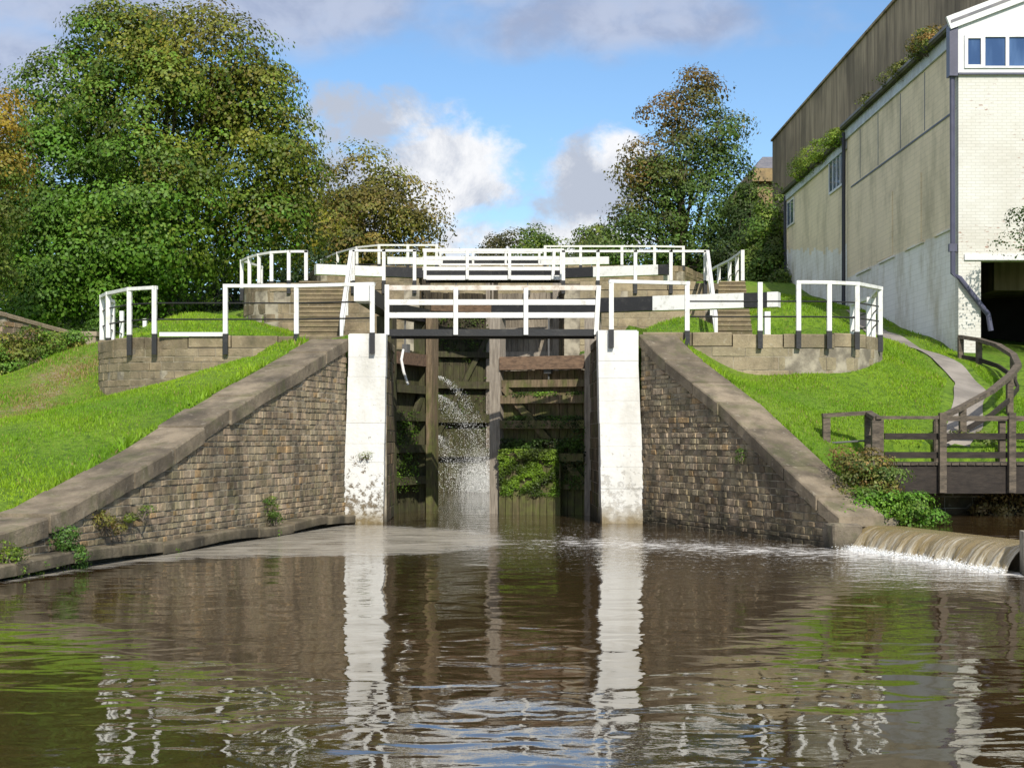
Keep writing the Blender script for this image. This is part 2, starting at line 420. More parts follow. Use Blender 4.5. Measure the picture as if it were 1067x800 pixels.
def tree(name, label, base, lobes, nclump, nleaf, size, clump_r, tint, r0, forks=14, inner=.25, group=None, cat='tree', flat=.78):
    t = thing(name, label, cat, base, group)
    V, T, C = blob_leaves(lobes, nclump, nleaf, size, clump_r, tint, inner, .5, flat)
    quads('crown', V, T, 'leaf', t)
    mb = MB(); limbs(mb, base, C, r0, forks); mb.build('trunk', 'bark', t, True)
    return t
def LB(px, py, r, Y, ry=None, squash=1.0):          # a crown lobe from its place in the survey
    x, y, z = P(px, py, Y); k = Y / F
    return (x, y, z, r * k, (ry if ry else r * k), r * k * squash)
def bush(name, label, lobes, nclump, nleaf, size, clump_r, tint, cat='bush', group=None, stems=10, base=None):
    a = np.array(lobes); 
    if base is None: base = (float(a[:, 0].mean()), float(a[:, 1].mean()), float((a[:, 2] - a[:, 5]).min()))
    t = thing(name, label, cat, base, group)
    V, T, C = blob_leaves(lobes, nclump, nleaf, size, clump_r, tint, .4)
    quads('foliage', V, T, 'leaf', t)
    mb = MB()
    for k in range(stems):
        c = Vector(C[R.randrange(len(C))]); b = Vector(base) + Vector((R.uniform(-.1, .1), R.uniform(-.05, .05), 0))
        mb.tube([b, b.lerp(c, .5) + Vector((R.uniform(-.04, .04), 0, .05)), c], [.012, .009, .004], 5)
    mb.build('stem', 'bark', t)
    return t

class Path:
    def __init__(s, pts):
        s.p = [Vector((p[0], p[1])) for p in pts]; s.c = [0]
        for a, b in zip(s.p, s.p[1:]): s.c.append(s.c[-1] + (b - a).length)
        s.L = s.c[-1]
    def seg(s, t):
        for i in range(len(s.c) - 1):
            if t <= s.c[i + 1] or i == len(s.c) - 2: return i
    def pos(s, t):
        i = s.seg(t); k = (t - s.c[i]) / (s.c[i + 1] - s.c[i]); return s.p[i].lerp(s.p[i + 1], k)
    def nrm(s, t):                                   # right-hand normal, smoothed
        e = min(.15, s.L * .02); d = (s.pos(min(s.L, t + e)) - s.pos(max(0, t - e))).normalized(); return Vector((d.y, -d.x))
    def at(s, t, off, z):
        q = s.pos(t) + s.nrm(t) * off; return (q.x, q.y, z)

def masonry(path, zb, zt, ch, bl, thick, blocks, back, hue=.12, dark=(.55, 1.2), joint=.018, prot=.03, jit=.3):
    """coursed stones on the right-hand side of path; zb / zt are functions of s"""
    n = max(2, int(path.L / .4)); S = [path.L * i / n for i in range(n + 1)]
    for a, b in zip(S, S[1:]):
        A = [path.at(a, 0, zb(a)), path.at(b, 0, zb(b)), path.at(b, 0, zt(b)), path.at(a, 0, zt(a))]
        B = [path.at(a, -thick, zb(a)), path.at(b, -thick, zb(b)), path.at(b, -thick, zt(b)), path.at(a, -thick, zt(a))]
        back.add(A + B, [(0, 1, 2, 3), (3, 2, 6, 7), (7, 6, 5, 4)])
    for e in (0, path.L):
        back.add([path.at(e, 0, zb(e)), path.at(e, 0, zt(e)), path.at(e, -thick, zt(e)), path.at(e, -thick, zb(e))], [(0, 1, 2, 3)])
    z = min(zb(s) for s in S); zmax = max(zt(s) for s in S)
    while z < zmax - .02:
        h = ch * R.uniform(1 - jit, 1 + jit)
        if zmax - (z + h) < ch * .4: h = zmax - z
        s = -R.uniform(0, bl[0])
        while s < path.L:
            l = R.uniform(*bl) * (1.0 if R.random() > .1 else 1.4)
            a = max(0, s); b = min(path.L, s + l); s += l
            if b - a < .05: continue
            if path.L - b < bl[0] * .4: b = path.L; s = b
            lo = max(z, min(zb(a), zb(b))); ta = min(z + h, zt(a)); tb = min(z + h, zt(b))
            if max(ta, tb) - lo < .04: continue
            ta = max(ta, lo + .012); tb = max(tb, lo + .012)
            p = R.uniform(.004, prot); g = joint / 2; w = R.uniform(*dark)
            tint = (w * R.uniform(1, 1 + hue), w, w * R.uniform(1 - hue, 1))
            if R.random() < .06 and hue > .08: tint = (w * 1.2, w * .97, w * .72)
            tj = [R.uniform(-.5, .5) * g for _ in range(4)]
            nx = 2 if (b - a) > .6 else 1
            ea = a + g; eb = b - g; zl = lo + g; za = max(ta - g, zl + .004); zc = max(tb - g, zl + .004)
            q = .012
            O = [path.at(ea + q, p, zl + q * .7 + tj[0]), path.at(eb - q, p + R.uniform(-.008, .008), zl + q * .7 + tj[1]), path.at(eb - q, p + R.uniform(-.008, .008), max(zc - q * .7, zl + .002)), path.at(ea + q, p, max(za - q * .7, zl + .002))]
            I = [path.at(ea, -.02, zl), path.at(eb, -.02, zl), path.at(eb, -.02, zc), path.at(ea, -.02, za)]
            Mi = [path.at(ea, p * .55, zl), path.at(eb, p * .55, zl), path.at(eb, p * .55, zc), path.at(ea, p * .55, za)]
            blocks.add(O + Mi + I, [(0, 1, 2, 3), (4, 5, 1, 0), (5, 6, 2, 1), (6, 7, 3, 2), (7, 4, 0, 3), (8, 9, 5, 4), (9, 10, 6, 5), (10, 11, 7, 6), (11, 8, 4, 7)], tint)
        z += h

def coping_run(mb, path, zt, out, width, th, step=(1.0, 1.6), end=None):
    s = 0
    while s < path.L - .01:
        l = R.uniform(*step); e = min(path.L, s + l)
        if path.L - e < .5: e = path.L
        j = R.uniform(-.03, .03); w = R.uniform(.7, 1.2); tt = (w * 1.03, w, w * .96)
        g = .013; n = max(1, int((e - s) / .35)); jo = R.uniform(-.02, .02)
        for k in range(n):
            a = s + g + (e - s - 2 * g) * k / n; b = s + g + (e - s - 2 * g) * (k + 1) / n
            za = zt(a) + j; zb_ = zt(b) + j
            c = .02
            prof = [(out + jo, -th), (out + jo, -c * 1.3), (out + jo - c, 0), (out + jo - width, .0), (out + jo - width, -th)]
            va = [path.at(a, o, za + z) for o, z in prof]; vb = [path.at(b, o, zb_ + z) for o, z in prof]
            fs = [(i, i + 5, (i + 1) % 5 + 5, (i + 1) % 5) for i in range(5)]
            if k == 0: fs.append((0, 1, 2, 3, 4))
            if k == n - 1: fs.append((9, 8, 7, 6, 5))
            mb.add(va + vb, fs, tt)
        s = e

# ------------------------------------------------------------------ wing walls
def on_line(px, py, A, B):
    k = (px - CX) / F; dx, dy = B[0] - A[0], B[1] - A[1]
    s = (k * A[1] - A[0]) / (dx - k * dy); Y = A[1] + dy * s
    return s, PZ(py, Y)
LA, LBp = (-3.66, 33.8), (-7.2, 19.0)
RA, RB = (2.85, 33.8), (5.62, 26.2)
lprof = [on_line(px, py, LA, LBp) for px, py in ((366, 350), (272, 405), (232, 429), (172, 470), (64, 532), (0, 553))]
rprof = [on_line(px, py, RA, RB) for px, py in ((666, 347), (687, 369), (751, 419.5), (822, 489), (873, 536))]
def interp(prof, s):
    if s <= prof[0][0]: return prof[0][1]
    for (a, za), (b, zb) in zip(prof, prof[1:]):
        if s <= b: return za + (zb - za) * (s - a) / (b - a)
    (a, za), (b, zb) = prof[-2:]
    return max(.25, zb + (zb - za) / (b - a) * (s - b) * .6)
lenL = math.dist(LA, LBp); lenR = math.dist(RA, RB)
# left wall: path must have water on its right-hand side
pathL = Path([LBp, LA])
zL = lambda s: interp(lprof, 1 - s / lenL)
pathR = Path([RA, RB])
zR = lambda s: interp(rprof, s / lenR)
t = thing('wing_wall', 'long sloping stone wing wall left of the lock mouth, small dark coursed blocks', 'wall', (-5.4, 27, 0), 'stone wing walls flanking the lock mouth')
bk = MB(); bb = MB()
masonry(pathL, lambda s: -.5, lambda s: zL(s) - .27, .115, (.11, .3), .75, bk, bb, dark=(.68, 1.22))
bk.build('masonry', 'wing_stone', t); bb.build('core', 'mortar', t)
cp = MB(); coping_run(cp, pathL, zL, .06, .86, .27); cp.build('coping', 'coping', t)
pl = MB(); coping_run(pl, pathL, lambda s: .24 - .03 * math.sin(s * 1.3), .26, .3, .17, (1.2, 2.2)); pl.build('plinth', 'wing_stone', t)
t = thing('wing_wall', 'sloping stone wing wall right of the lock mouth, running down to the weir', 'wall', (4.2, 30, 0), 'stone wing walls flanking the lock mouth')
bk = MB(); bb = MB()
masonry(pathR, lambda s: -.5, lambda s: zR(s) - .25, .115, (.11, .28), .75, bk, bb, dark=(.72, 1.25), prot=.04)
bk.build('masonry', 'wing_stone', t); bb.build('core', 'mortar', t)
cp = MB(); coping_run(cp, pathR, zR, .06, .9, .25); cp.build('coping', 'coping', t)

# ------------------------------------------------------------------ white piers
def pier(label, tl, tr, bl_, br_, Y, depth, skew, chipv):
    t = thing('lock_pier', label, 'pier', (PX((bl_[0] + br_[0]) / 2, Y), Y, 0), 'white painted piers at the lock mouth')
    mb = MB(); z1 = PZ(tl[1], Y); n = 9
    zs = [-.5, .35]; 
    while zs[-1] < z1 - .75: zs.append(zs[-1] + R.uniform(.36, .55))
    zs.append(z1)
    def X(side, z):
        a, b = (tl, bl_) if side == 0 else (tr, br_)
        k = z / z1; return PX(b[0] + (a[0] - b[0]) * k, Y)
    for i, (a, b) in enumerate(zip(zs, zs[1:])):
        g = .005; j = R.uniform(-.008, .008); jj = R.uniform(-.006, .006)
        g = .0014; a2 = a + g; b2 = b - g
        mb.hexa([(X(0, a) + jj, Y + j, a2), (X(1, a) + jj, Y + j, a2), (X(1, a) + jj + skew, Y + depth, a2), (X(0, a) + jj + skew, Y + depth, a2)],
                [(X(0, b) + jj, Y + j, b2), (X(1, b) + jj, Y + j, b2), (X(1, b) + jj + skew, Y + depth, b2), (X(0, b) + jj + skew, Y + depth, b2)])
    mb.box(X(0, 2) + .05, X(1, 2) - .06, Y + .02, Y + depth - .05, -.5, z1 - .02)
    o = mb.build('painted_face', 'pier', t)
    a = o.data.attributes.new('chip', 'FLOAT', 'POINT'); a.data.foreach_set('value', [chipv] * len(o.data.vertices))
    md = o.modifiers.new('bev', 'BEVEL'); md.width = .0035; md.segments = 2
    return t
pier('white painted stone pier on the left, chipped and stained near the water', (364, 347.5), (402.5, 347), (357, 544), (399, 544), 33.7, .5, -.01, 1.0)
pier('clean white painted stone pier on the right of the lock mouth', (623, 344), (664, 344), (627, 544), (672, 544), 33.7, .5, -.01, .35)

# ------------------------------------------------------------------ lock chamber walls
kx = -.014
def cw(side, Y): return (-2.79 if side < 0 else 1.93) + kx * (Y - 33.8)
for side, lab in ((-1, 'mossy stone lock chamber wall on the left, behind the chipped white pier'), (1, 'shadowed stone lock chamber wall on the right, behind the clean white pier')):
    t = thing('chamber_wall', lab, 'wall', (cw(side, 34), 38, 0), 'lock chamber walls')
    o = side * .45
    pts = [(cw(side, 34.2), 34.2), (cw(side, 37), 37.0), (cw(side, 37.02) + o, 37.03), (cw(side, 40.6) + o, 40.6), (cw(side, 40.6), 40.63), (cw(side, 50), 50.0)]
    if side > 0: pp = Path(list(reversed(pts)))
    else: pp = Path(pts)
    bk = MB(); bb = MB()
    masonry(pp, lambda s: -.5, lambda s: 3.93, .27, (.35, .8), .5, bk, bb, dark=(.6, 1.25), prot=.02)
    q2 = [(cw(side, 50), 50.0), (cw(side, 55), 55.0)]
    pq = Path(q2 if side < 0 else q2[::-1])
    masonry(pq, lambda s: -.5, lambda s: 6.75, .27, (.35, .8), .5, bk, bb, dark=(.6, 1.25), prot=.02)
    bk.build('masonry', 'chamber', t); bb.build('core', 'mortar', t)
    cp = MB(); coping_run(cp, pp, lambda s: 4.1, .03, .75, .17); coping_run(cp, pq, lambda s: 6.92, .03, .75, .17)
    cp.build('coping', 'coping', t)

# ------------------------------------------------------------------ bastion walls
def arc(cx, cy, r, a0, a1, n=10):
    return [(cx + r * math.cos(math.radians(a0 + (a1 - a0) * i / n)), cy + r * math.sin(math.radians(a0 + (a1 - a0) * i / n))) for i in range(n + 1)]
bastL = [(-9.75, 40.6)] + arc(-7.3, 36.55, 2.45, 180, 270) + [(-3.7, 34.12)]
bastR = [(2.9, 34.12)] + arc(6.3, 36.55, 2.45, 270, 360) + [(8.75, 40.4)]
def bast(label, pts, mat, z0, z1, ch, bl, group, cop=.26):
    p = Path(pts); t = thing('retaining_wall', label, 'wall', (pts[len(pts) // 2][0], pts[len(pts) // 2][1], z0), group)
    bk = MB(); bb = MB(); masonry(p, lambda s: z0, lambda s: z1 - cop, ch, bl, .45, bk, bb, dark=(.85, 1.1), prot=.02, joint=.014, hue=.05)
    bk.build('masonry', mat, t); bb.build('core', 'mortar', t)
    cp = MB(); coping_run(cp, p, lambda s: z1, .015, .6, cop, (.8, 1.2)); cp.build('coping', mat, t)
    return p
pBL = bast('curved stone retaining wall above the left grass bank, below the near left fence', bastL, 'ashlar', 2.2, 4.13, .165, (.25, .55), 'curved retaining walls beside the near footbridge')
pBR = bast('low curved stone retaining wall above the right grass bank, under the near right fence', bastR, 'ashlar_r', 2.6, 4.2, .34, (.6, 1.2), 'curved retaining walls beside the near footbridge', .3)
b2L = [(-9.0, 56)] + arc(-7.3, 51.7, 1.7, 180, 270) + [(cw(-1, 50) - .5, 50.0)]
b2R = [(cw(1, 50) + .5, 50.0)] + arc(6.0, 51.7, 1.7, 270, 360) + [(7.7, 56)]
p2L = bast('upper curved stone retaining wall on the left, beside the left stairs', b2L, 'ashlar', 3.6, 6.92, .3, (.35, .8), 'upper retaining walls')
p2R = bast('upper stone retaining wall on the right, behind the long balance beam', b2R, 'ashlar_r', 3.6, 6.92, .32, (.5, 1.0), 'upper retaining walls')
b3 = [(-9.6, 72), (-8.6, 68.2), (7.6, 68.2), (9, 72)]
bast('topmost stone retaining wall behind the second footbridge', b3, 'ashlar', 6.2, 9.5, .32, (.5, 1.0), None)

# ------------------------------------------------------------------ terrain
def inpoly(x, y, poly):
    r = np.zeros_like(x, dtype=bool); n = len(poly)
    for i in range(n):
        x1, y1 = poly[i]; x2, y2 = poly[(i + 1) % n]
        c = ((y1 > y) != (y2 > y)); 
        with np.errstate(divide='ignore', invalid='ignore'):
            r ^= c & (x < (x2 - x1) * (y - y1) / (y2 - y1 + 1e-12) + x1)
    return r
def tps(pts):
    p = np.array(pts, float); n = len(p)
    d = np.linalg.norm(p[:, None, :2] - p[None, :, :2], axis=2)
    K = np.where(d > 0, d * d * np.log(d + 1e-9), 0) + np.eye(n) * .3
    A = np.zeros((n + 3, n + 3)); A[:n, :n] = K; A[:n, n] = 1; A[:n, n + 1:] = p[:, :2]; A[n, :n] = 1; A[n + 1:, :n] = p[:, :2].T
    w = np.linalg.solve(A, np.concatenate([p[:, 2], [0, 0, 0]]))
    def f(x, y):
        d = np.sqrt((x[..., None] - p[:, 0]) ** 2 + (y[..., None] - p[:, 1]) ** 2)
        return (np.where(d > 0, d * d * np.log(d + 1e-9), 0) * w[:n]).sum(-1) + w[n] + w[n + 1] * x + w[n + 2] * y
    return f
bankpts = []
for s in np.linspace(0, lenL, 9):
    a = pathL.at(s, -.85, 0); bankpts.append((a[0], a[1], zL(s) - .05)); a = pathL.at(s, -1.6, 0); bankpts.append((a[0], a[1], zL(s) + .02))
for s in np.linspace(0, lenR, 7):
    a = pathR.at(s, -.85, 0); bankpts.append((a[0], a[1], zR(s) - .05))
bankpts += [P(107, 414, 35), P(235, 396, 33.8), P(0, 440, 31), P(103, 354, 40), P(0, 400, 37.5), P(50, 378, 38.5),
            (-14, 41, 3.3), (-20, 38, 3.2), (-22, 30, 2.6), (-14, 25, 1.7), (-12, 20, 1.1), (-12, 12, .9), (-15, 5, .9), (-22, 5, 1.3), (-30, 20, 2), (-30, 36, 3),
            (-15, 2, .9), (20, 2, 1), (20, 12, 1), (13, 17, .9), (25, 25, 1.6), (20, 33, 2.5), (0, -14, 1), (-20, -14, 1), (20, -14, 1),
            P(925, 480, 30), P(1000, 474, 30.5), P(1012, 432, 33), P(1010, 402, 36), P(940, 364, 40), P(1000, 368, 40), (14, 40, 3.95), (18, 39, 3.9),
            P(770, 393, 33.8), P(845, 391, 34), P(920, 385, 34.8), P(920, 352, 39.5), P(850, 432, 31), P(880, 478, 29.3), P(960, 430, 33), (12, 36, 3.1), (12.5, 32, 2.0)]
terrpts = [(-9, 36, 4.05), (-6, 35, 4.05), (-4, 36, 4.05), (-4, 42, 4.05), (-4, 48, 4.1), (2.5, 36, 4.1), (2.5, 42, 4.1), (3, 48, 4.15), (7, 36, 4.15), (8.1, 39, 4.25), (5, 42, 4.15), (5, 48, 4.5),
           P(240, 342, 44), P(290, 343, 48.5), P(200, 327, 47), P(165, 336, 43), P(230, 330, 46.5), P(120, 345, 42), (-5.3, 49, 4.6), (7, 46, 4.7), P(720, 328, 46), P(800, 326, 47), P(815, 310, 60), P(850, 316, 52), P(900, 334, 46.5), P(950, 352, 42), P(1000, 366, 40.2),
           (-9, 40, 4.3), (-11, 42, 4.2), (-13.5, 44, 3.6), (-14.5, 47, 3.7), (-16, 52, 4.3), (-18, 46, 3.5), (-12, 52, 5.6), (-11, 58, 6.3), (-14, 62, 6.5), (-20, 62, 5.5), (-30, 50, 4), (-30, 40, 3.4),
           (10, 52, 6.6), (10.5, 60, 8.1), (10, 66, 8.6), (16, 66, 8.6), (16, 50, 5), (18, 40, 4), (0, 62, 6.9), (0, 80, 9.5), (-10, 80, 9.2), (10, 80, 9.6), (0, 110, 10), (-30, 80, 8), (-40, 110, 9), (30, 80, 9), (30, 110, 10), (30, 50, 5)]
fb = tps(bankpts); ft = tps(terrpts)
basin = [(-3.4, 33.9), (-3.4, 33.0)] 
def off(path, s, o): a = path.at(s, o, 0); return (a[0], a[1])
basin = [off(pathL, lenL, -.35), off(pathL, 0, -.35), (-9, 13), (-12, 2), (-12, -9), (17, -9), (17, 8), (12, 19.6), (7.25, 21.0), (6.0, 26.3), off(pathR, lenR, -.35), off(pathR, 0, -.35), (2.3, 34.3),
         (2.15, 36.9), (2.65, 37.0), (2.6, 40.7), (2.0, 40.8), (1.8, 54.8), (-3.3, 54.8), (-3.1, 40.8), (-3.55, 40.7), (-3.5, 37), (-3.05, 36.9), (-3.1, 34.3)]
pool = [(5.9, 26.4), (7.1, 21.2), (12.5, 20.2), (12.5, 30.9), (7.35, 30.9), (7.0, 28.3)]
polyBL = [(-9.5, 41)] + arc(-7.3, 36.55, 2.2, 180, 270) + [(-2.9, 34.3), (-2.9, 41)]
polyBR = [(2.0, 41), (2.0, 34.3)] + arc(6.3, 36.55, 2.25, 270, 360) + [(8.55, 41)]
poly2 = [(-8.8, 57)] + arc(-7.3, 51.7, 1.5, 180, 270) + arc(6.0, 51.7, 1.5, 270, 360) + [(7.5, 57)]
def sstep(a, b, x): t = np.clip((x - a) / (b - a), 0, 1); return t * t * (3 - 2 * t)
def ground_z(x, y):
    x = np.asarray(x, float); y = np.asarray(y, float)
    xc = np.clip(x, -34, 30); 
    zb = fb(xc, np.clip(y, -14, 44)); zt = ft(xc, np.clip(y, 34, 112))
    z = zb + (zt - zb) * sstep(39, 42, y)
    ins = inpoly(x, y, polyBL) | inpoly(x, y, polyBR)
    z = np.where(ins, zt, z)
    k = sstep(51.5, 59, y) * sstep(12, 8, np.abs(x + .5)); z2 = 6.85
    z = z + (np.maximum(z, z2) - z) * k
    z = np.where(inpoly(x, y, poly2), 6.85, z)
    k3 = sstep(72, 80, y); z = z + (np.maximum(z, 9.3) - z) * k3 * sstep(25, 15, np.abs(x))
    z = np.where((y > 68.4) & (y < 80) & (np.abs(x + .5) < 8.3), np.maximum(z, 9.42), z)
    # wing wall strips keep the ground just below their coping
    for path, zf, L in ((pathL, zL, lenL), (pathR, zR, lenR)):
        a = path.p[0]; d = (path.p[1] - a) / L; n = Vector((d.y, -d.x))
        s = (x - a.x) * d.x + (y - a.y) * d.y; o = (x - a.x) * n.x + (y - a.y) * n.y
        zc = np.vectorize(lambda q: zf(min(max(q, 0), L)))(s)
        m_ = (s > -.3) & (s < L + .1) & (o < 0) & (o > -.85); z = np.where(m_ & (y < 34.1), np.minimum(z, zc - .12), z)
        m_ = (s > -.3) & (s < L) & (o <= -.85) & (o > -1.6) & (y < 34.1); z = np.where(m_, np.minimum(z, zc + .03), z)
    z = np.where(inpoly(x, y, pool), -.5, z)
    z = np.where(inpoly(x, y, basin), -1.4, z)
    z = np.where(inpoly(x, y, [(-2.9, 55.1), (1.6, 55.1), (1.4, 67), (-3.1, 67)]), 5.4, z)
    return z
def axis(a, b, fine, lo, hi):
    v = list(np.arange(a, b + 1e-6, fine)); s = fine; x = a
    while x > lo: s *= 1.28; x -= s; v.insert(0, x)
    s = fine; x = b
    while x < hi: s *= 1.28; x += s; v.append(x)
    return np.array(v)
xs = axis(-15, 15, .2, -1500, 1500); ys = axis(17, 58, .2, -60, 2500)
GX, GY = np.meshgrid(xs, ys); GZ = ground_z(GX, GY)
GZ = GZ + (np.sin(GX * 1.7 + np.cos(GY * 1.3) * 2) * np.sin(GY * 2.1 + GX) * .025) * (GZ > .5)
nx, ny = len(xs), len(ys)
idx = np.arange(nx * ny).reshape(ny, nx)
faces = np.stack([idx[:-1, :-1], idx[:-1, 1:], idx[1:, 1:], idx[1:, :-1]], -1).reshape(-1, 4)
me = bpy.data.meshes.new('ground'); me.from_pydata(np.stack([GX, GY, GZ], -1).reshape(-1, 3).tolist(), [], faces.tolist())
me.polygons.foreach_set('use_smooth', [True] * len(faces)); me.materials.append(M['grass'])
def dryness(x, y):
    # worn crest of the left bank and the trodden strip under the left retaining wall
    d = np.exp(-(((x + 10.4) / 1.6) ** 2 + ((y - 37.2) / 1.5) ** 2)) * .75
    d += np.exp(-(((x + 10.8) / 1.0) ** 2 + ((y - 34.5) / 1.4) ** 2)) * .6
    d += np.exp(-(((x + 11.3) / 1.3) ** 2 + ((y - 31.5) / 1.5) ** 2)) * .3
    d += np.exp(-((x + 11.1) / .9) ** 2) * np.clip((y - 29) / 3, 0, 1) * np.clip((40 - y) / 2, 0, 1) * .42 + .12 * np.clip((-x - 9) / 3, 0, 1)
    return np.clip(d * .72, 0, 1)
a = me.attributes.new('dry', 'FLOAT', 'POINT'); a.data.foreach_set('value', dryness(GX, GY).ravel())
go = bpy.data.objects.new('ground', me); COL.objects.link(go); tag(go, kind='structure')

# grass blades over the banks and lawns seen from the water
def blades(regs):
    Vs = []; Ts = []
    for (x0, x1, y0, y1, n, hh) in regs:
        x = NR.uniform(x0, x1, n); y = NR.uniform(y0, y1, n); z = ground_z(x, y)
        z = z + (np.sin(x * 1.7 + np.cos(y * 1.3) * 2) * np.sin(y * 2.1 + x) * .025)
        ok = (z > .45); edge = np.zeros(n)
        # away from stonework, path and walls
        ok &= ~((y > 34.08) & (y < 34.6) & (x < 6.5) & (x > -7.5))
        for path, L in ((pathL, lenL), (pathR, lenR)):
            a_ = path.p[0]; d = (path.p[1] - a_) / L; nn = Vector((d.y, -d.x))
            s = (x - a_.x) * d.x + (y - a_.y) * d.y; o = (x - a_.x) * nn.x + (y - a_.y) * nn.y
            ok &= ~((o > -.84) & (o < .5) & (s > -1) & (s < L)); edge = np.where((o <= -.84) & (o > -1.0) & (s > -.5) & (s < L) & (NR.rand(n) < .5), 1.0, edge)
        for i in range(len(pathline) - 1):
            ax, ay = pathline[i]; bx, by = pathline[i + 1]; l2 = (bx - ax) ** 2 + (by - ay) ** 2
            tt = np.clip(((x - ax) * (bx - ax) + (y - ay) * (by - ay)) / l2, 0, 1)
            ok &= np.hypot(x - ax - tt * (bx - ax), y - ay - tt * (by - ay)) > .55
        dr = dryness(x, y); ok &= NR.rand(n) > dr * .5
        x, y, z, dr, edge = x[ok], y[ok], z[ok], dr[ok], edge[ok]; n = len(x)
        h = hh * NR.uniform(.5, 1.4, n) * (1 + .5 * np.sin(x * 2.3) * np.sin(y * 1.9)) * (1 + 1.4 * edge); w = h * .16 + .004
        th = NR.uniform(0, PI, n); lx = NR.normal(size=n) * .35 * h; ly = NR.normal(size=n) * .35 * h
        b0 = np.stack([x - np.cos(th) * w, y - np.sin(th) * w, z - .01], -1); b1 = np.stack([x + np.cos(th) * w, y + np.sin(th) * w, z - .01], -1)
        tp = np.stack([x + lx, y + ly, z + h], -1)
        Vs.append(np.stack([b0, b1, tp], 1))
        big = .5 + .5 * np.sin(x * .9 + 2 * np.sin(y * .7)) * np.cos(y * 1.1 + x * .4)
        T = np.array([.13, .26, .01]) * (1 - big[:, None]) + np.array([.25, .37, .018]) * big[:, None]
        T = T * NR.uniform(.65, 1.35, (n, 1)); dd = (NR.rand(n) < dr * .8 + .04)[:, None]
        T = np.where(dd, np.array([.3, .24, .09]) * NR.uniform(.6, 1.2, (n, 1)), T); Ts.append(T)
    return np.concatenate(Vs), np.concatenate(Ts)
pathline = [P(935, 478, 30.1)[:2], P(985, 474, 30.3)[:2], P(1006, 440, 32.3)[:2], P(1012, 408, 35.6)[:2], P(985, 384, 38)[:2], P(945, 364, 40.2)[:2], P(915, 345, 44)[:2], P(892, 333, 48)[:2]]
V, T = blades([(-13.5, -4.2, 18.5, 40, 190000, .04), (3.4, 11.6, 26.5, 40.5, 130000, .04), (-12, -3.2, 34.6, 50, 45000, .06), (2.2, 11.5, 34.7, 56, 55000, .06)])
tag(quads('grass', V, T, 'blade', n=3), 'short bright green grass covering the banks and lawns', 'grass', kind='stuff')

# path and road
def ribbon(name, line, w, mat, lift=.03, sub=8):
    p = Path(line); n = int(p.L / .4); mb = MB(); vs = []; fs = []
    for i in range(n + 1):
        s = p.L * i / n; row = []
        for k in range(5):
            o = (k / 4 - .5) * w * (1 + .08 * math.sin(s * 2.3)); a = p.at(s, o, 0); row.append(a)
        vs += row
    arr = np.array(vs); arr[:, 2] = ground_z(arr[:, 0], arr[:, 1]) + lift
    for i in range(n):
        for k in range(4): q = i * 5 + k; fs.append((q, q + 5, q + 6, q + 1))
    mb.add(arr.tolist(), fs); return mb.build(name, mat, None, True)
o = ribbon('path', pathline, .66, 'path'); tag(o, kind='structure')
o = ribbon('road', [(-13.2, 47.5), (-14.3, 43.0), (-15.5, 40), (-18, 34), (-22, 24)], 2.4, 'asphalt', .05); tag(o, kind='structure')

# ------------------------------------------------------------------ water
def dist_seg(x, y, a, b):
    l2 = (b[0] - a[0]) ** 2 + (b[1] - a[1]) ** 2
    t = np.clip(((x - a[0]) * (b[0] - a[0]) + (y - a[1]) * (b[1] - a[1])) / l2, 0, 1)
    return np.hypot(x - a[0] - t * (b[0] - a[0]), y - a[1] - t * (b[1] - a[1]))
xs = np.arange(-12, 17.1, .2); ys = np.arange(-9, 55.1, .2); WX, WY = np.meshgrid(xs, ys)
me = bpy.data.meshes.new('water'); nx, ny = len(xs), len(ys); idx = np.arange(nx * ny).reshape(ny, nx)
keep = (WY[:-1, :-1] < 34.2) | ((WX[:-1, :-1] > -3.5) & (WX[:-1, :-1] < 2.5))
keep &= ~((WX[:-1, :-1] > 12.3) & (WY[:-1, :-1] > 20)) & ~((WX[:-1, :-1] < -8.5) & (WY[:-1, :-1] > 20))
keep &= ~inpoly(WX[:-1, :-1], WY[:-1, :-1], [(6.6, 26.6), (7.7, 21.6), (13, 20.8), (13, 35), (6.6, 35)])
faces = np.stack([idx[:-1, :-1], idx[:-1, 1:], idx[1:, 1:], idx[1:, :-1]], -1)[keep].reshape(-1, 4)
me.from_pydata(np.stack([WX, WY, WX * 0], -1).reshape(-1, 3).tolist(), [], faces.tolist()); me.materials.append(M['water'])
# drifting scum by the left wall
poly = [PW(*q)[:2] for q in ((0, 606), (60, 598), (130, 588), (215, 581), (330, 578), (450, 578), (528, 566), (500, 552), (405, 548), (357, 546), (230, 563), (100, 583), (0, 600))]
scum = np.where(inpoly(WX, WY, poly), 1.0, 0.0)
dmin = np.full(WX.shape, 9.0)
for a_, b_ in zip(poly, poly[1:] + poly[:1]): dmin = np.minimum(dmin, dist_seg(WX, WY, a_, b_))
scum = np.where(scum > .5, .5 + np.clip(dmin * .3, 0, .4), .5 - np.clip(dmin * .55, 0, .5))
mouth = np.clip(1 - dist_seg(WX, WY, (-3, 34.5), (.2, 35)) / 2.2, 0, 1) * .25
scum = np.maximum(scum, mouth)
w0, w1 = (5.95, 26.1), (7.1, 21.4)
dw = dist_seg(WX, WY, w0, w1)
foam = np.clip(1.35 - dw / 1.3, 0, 1.3)
tail = np.clip(1 - dist_seg(WX, WY, (6.6, 24.0), (1.6, 27.5)) / 5.0, 0, 1) * .95
foam = np.maximum(foam, tail)
foam = np.maximum(foam, np.clip(1 - np.hypot((WX + .6) / 2.2, (WY - 53) / 2.2), 0, 1) * 1.0)
churn = np.clip(1 - dist_seg(WX, WY, (6.3, 24), (0, 29)) / 6.5, 0, 1) * 1.3
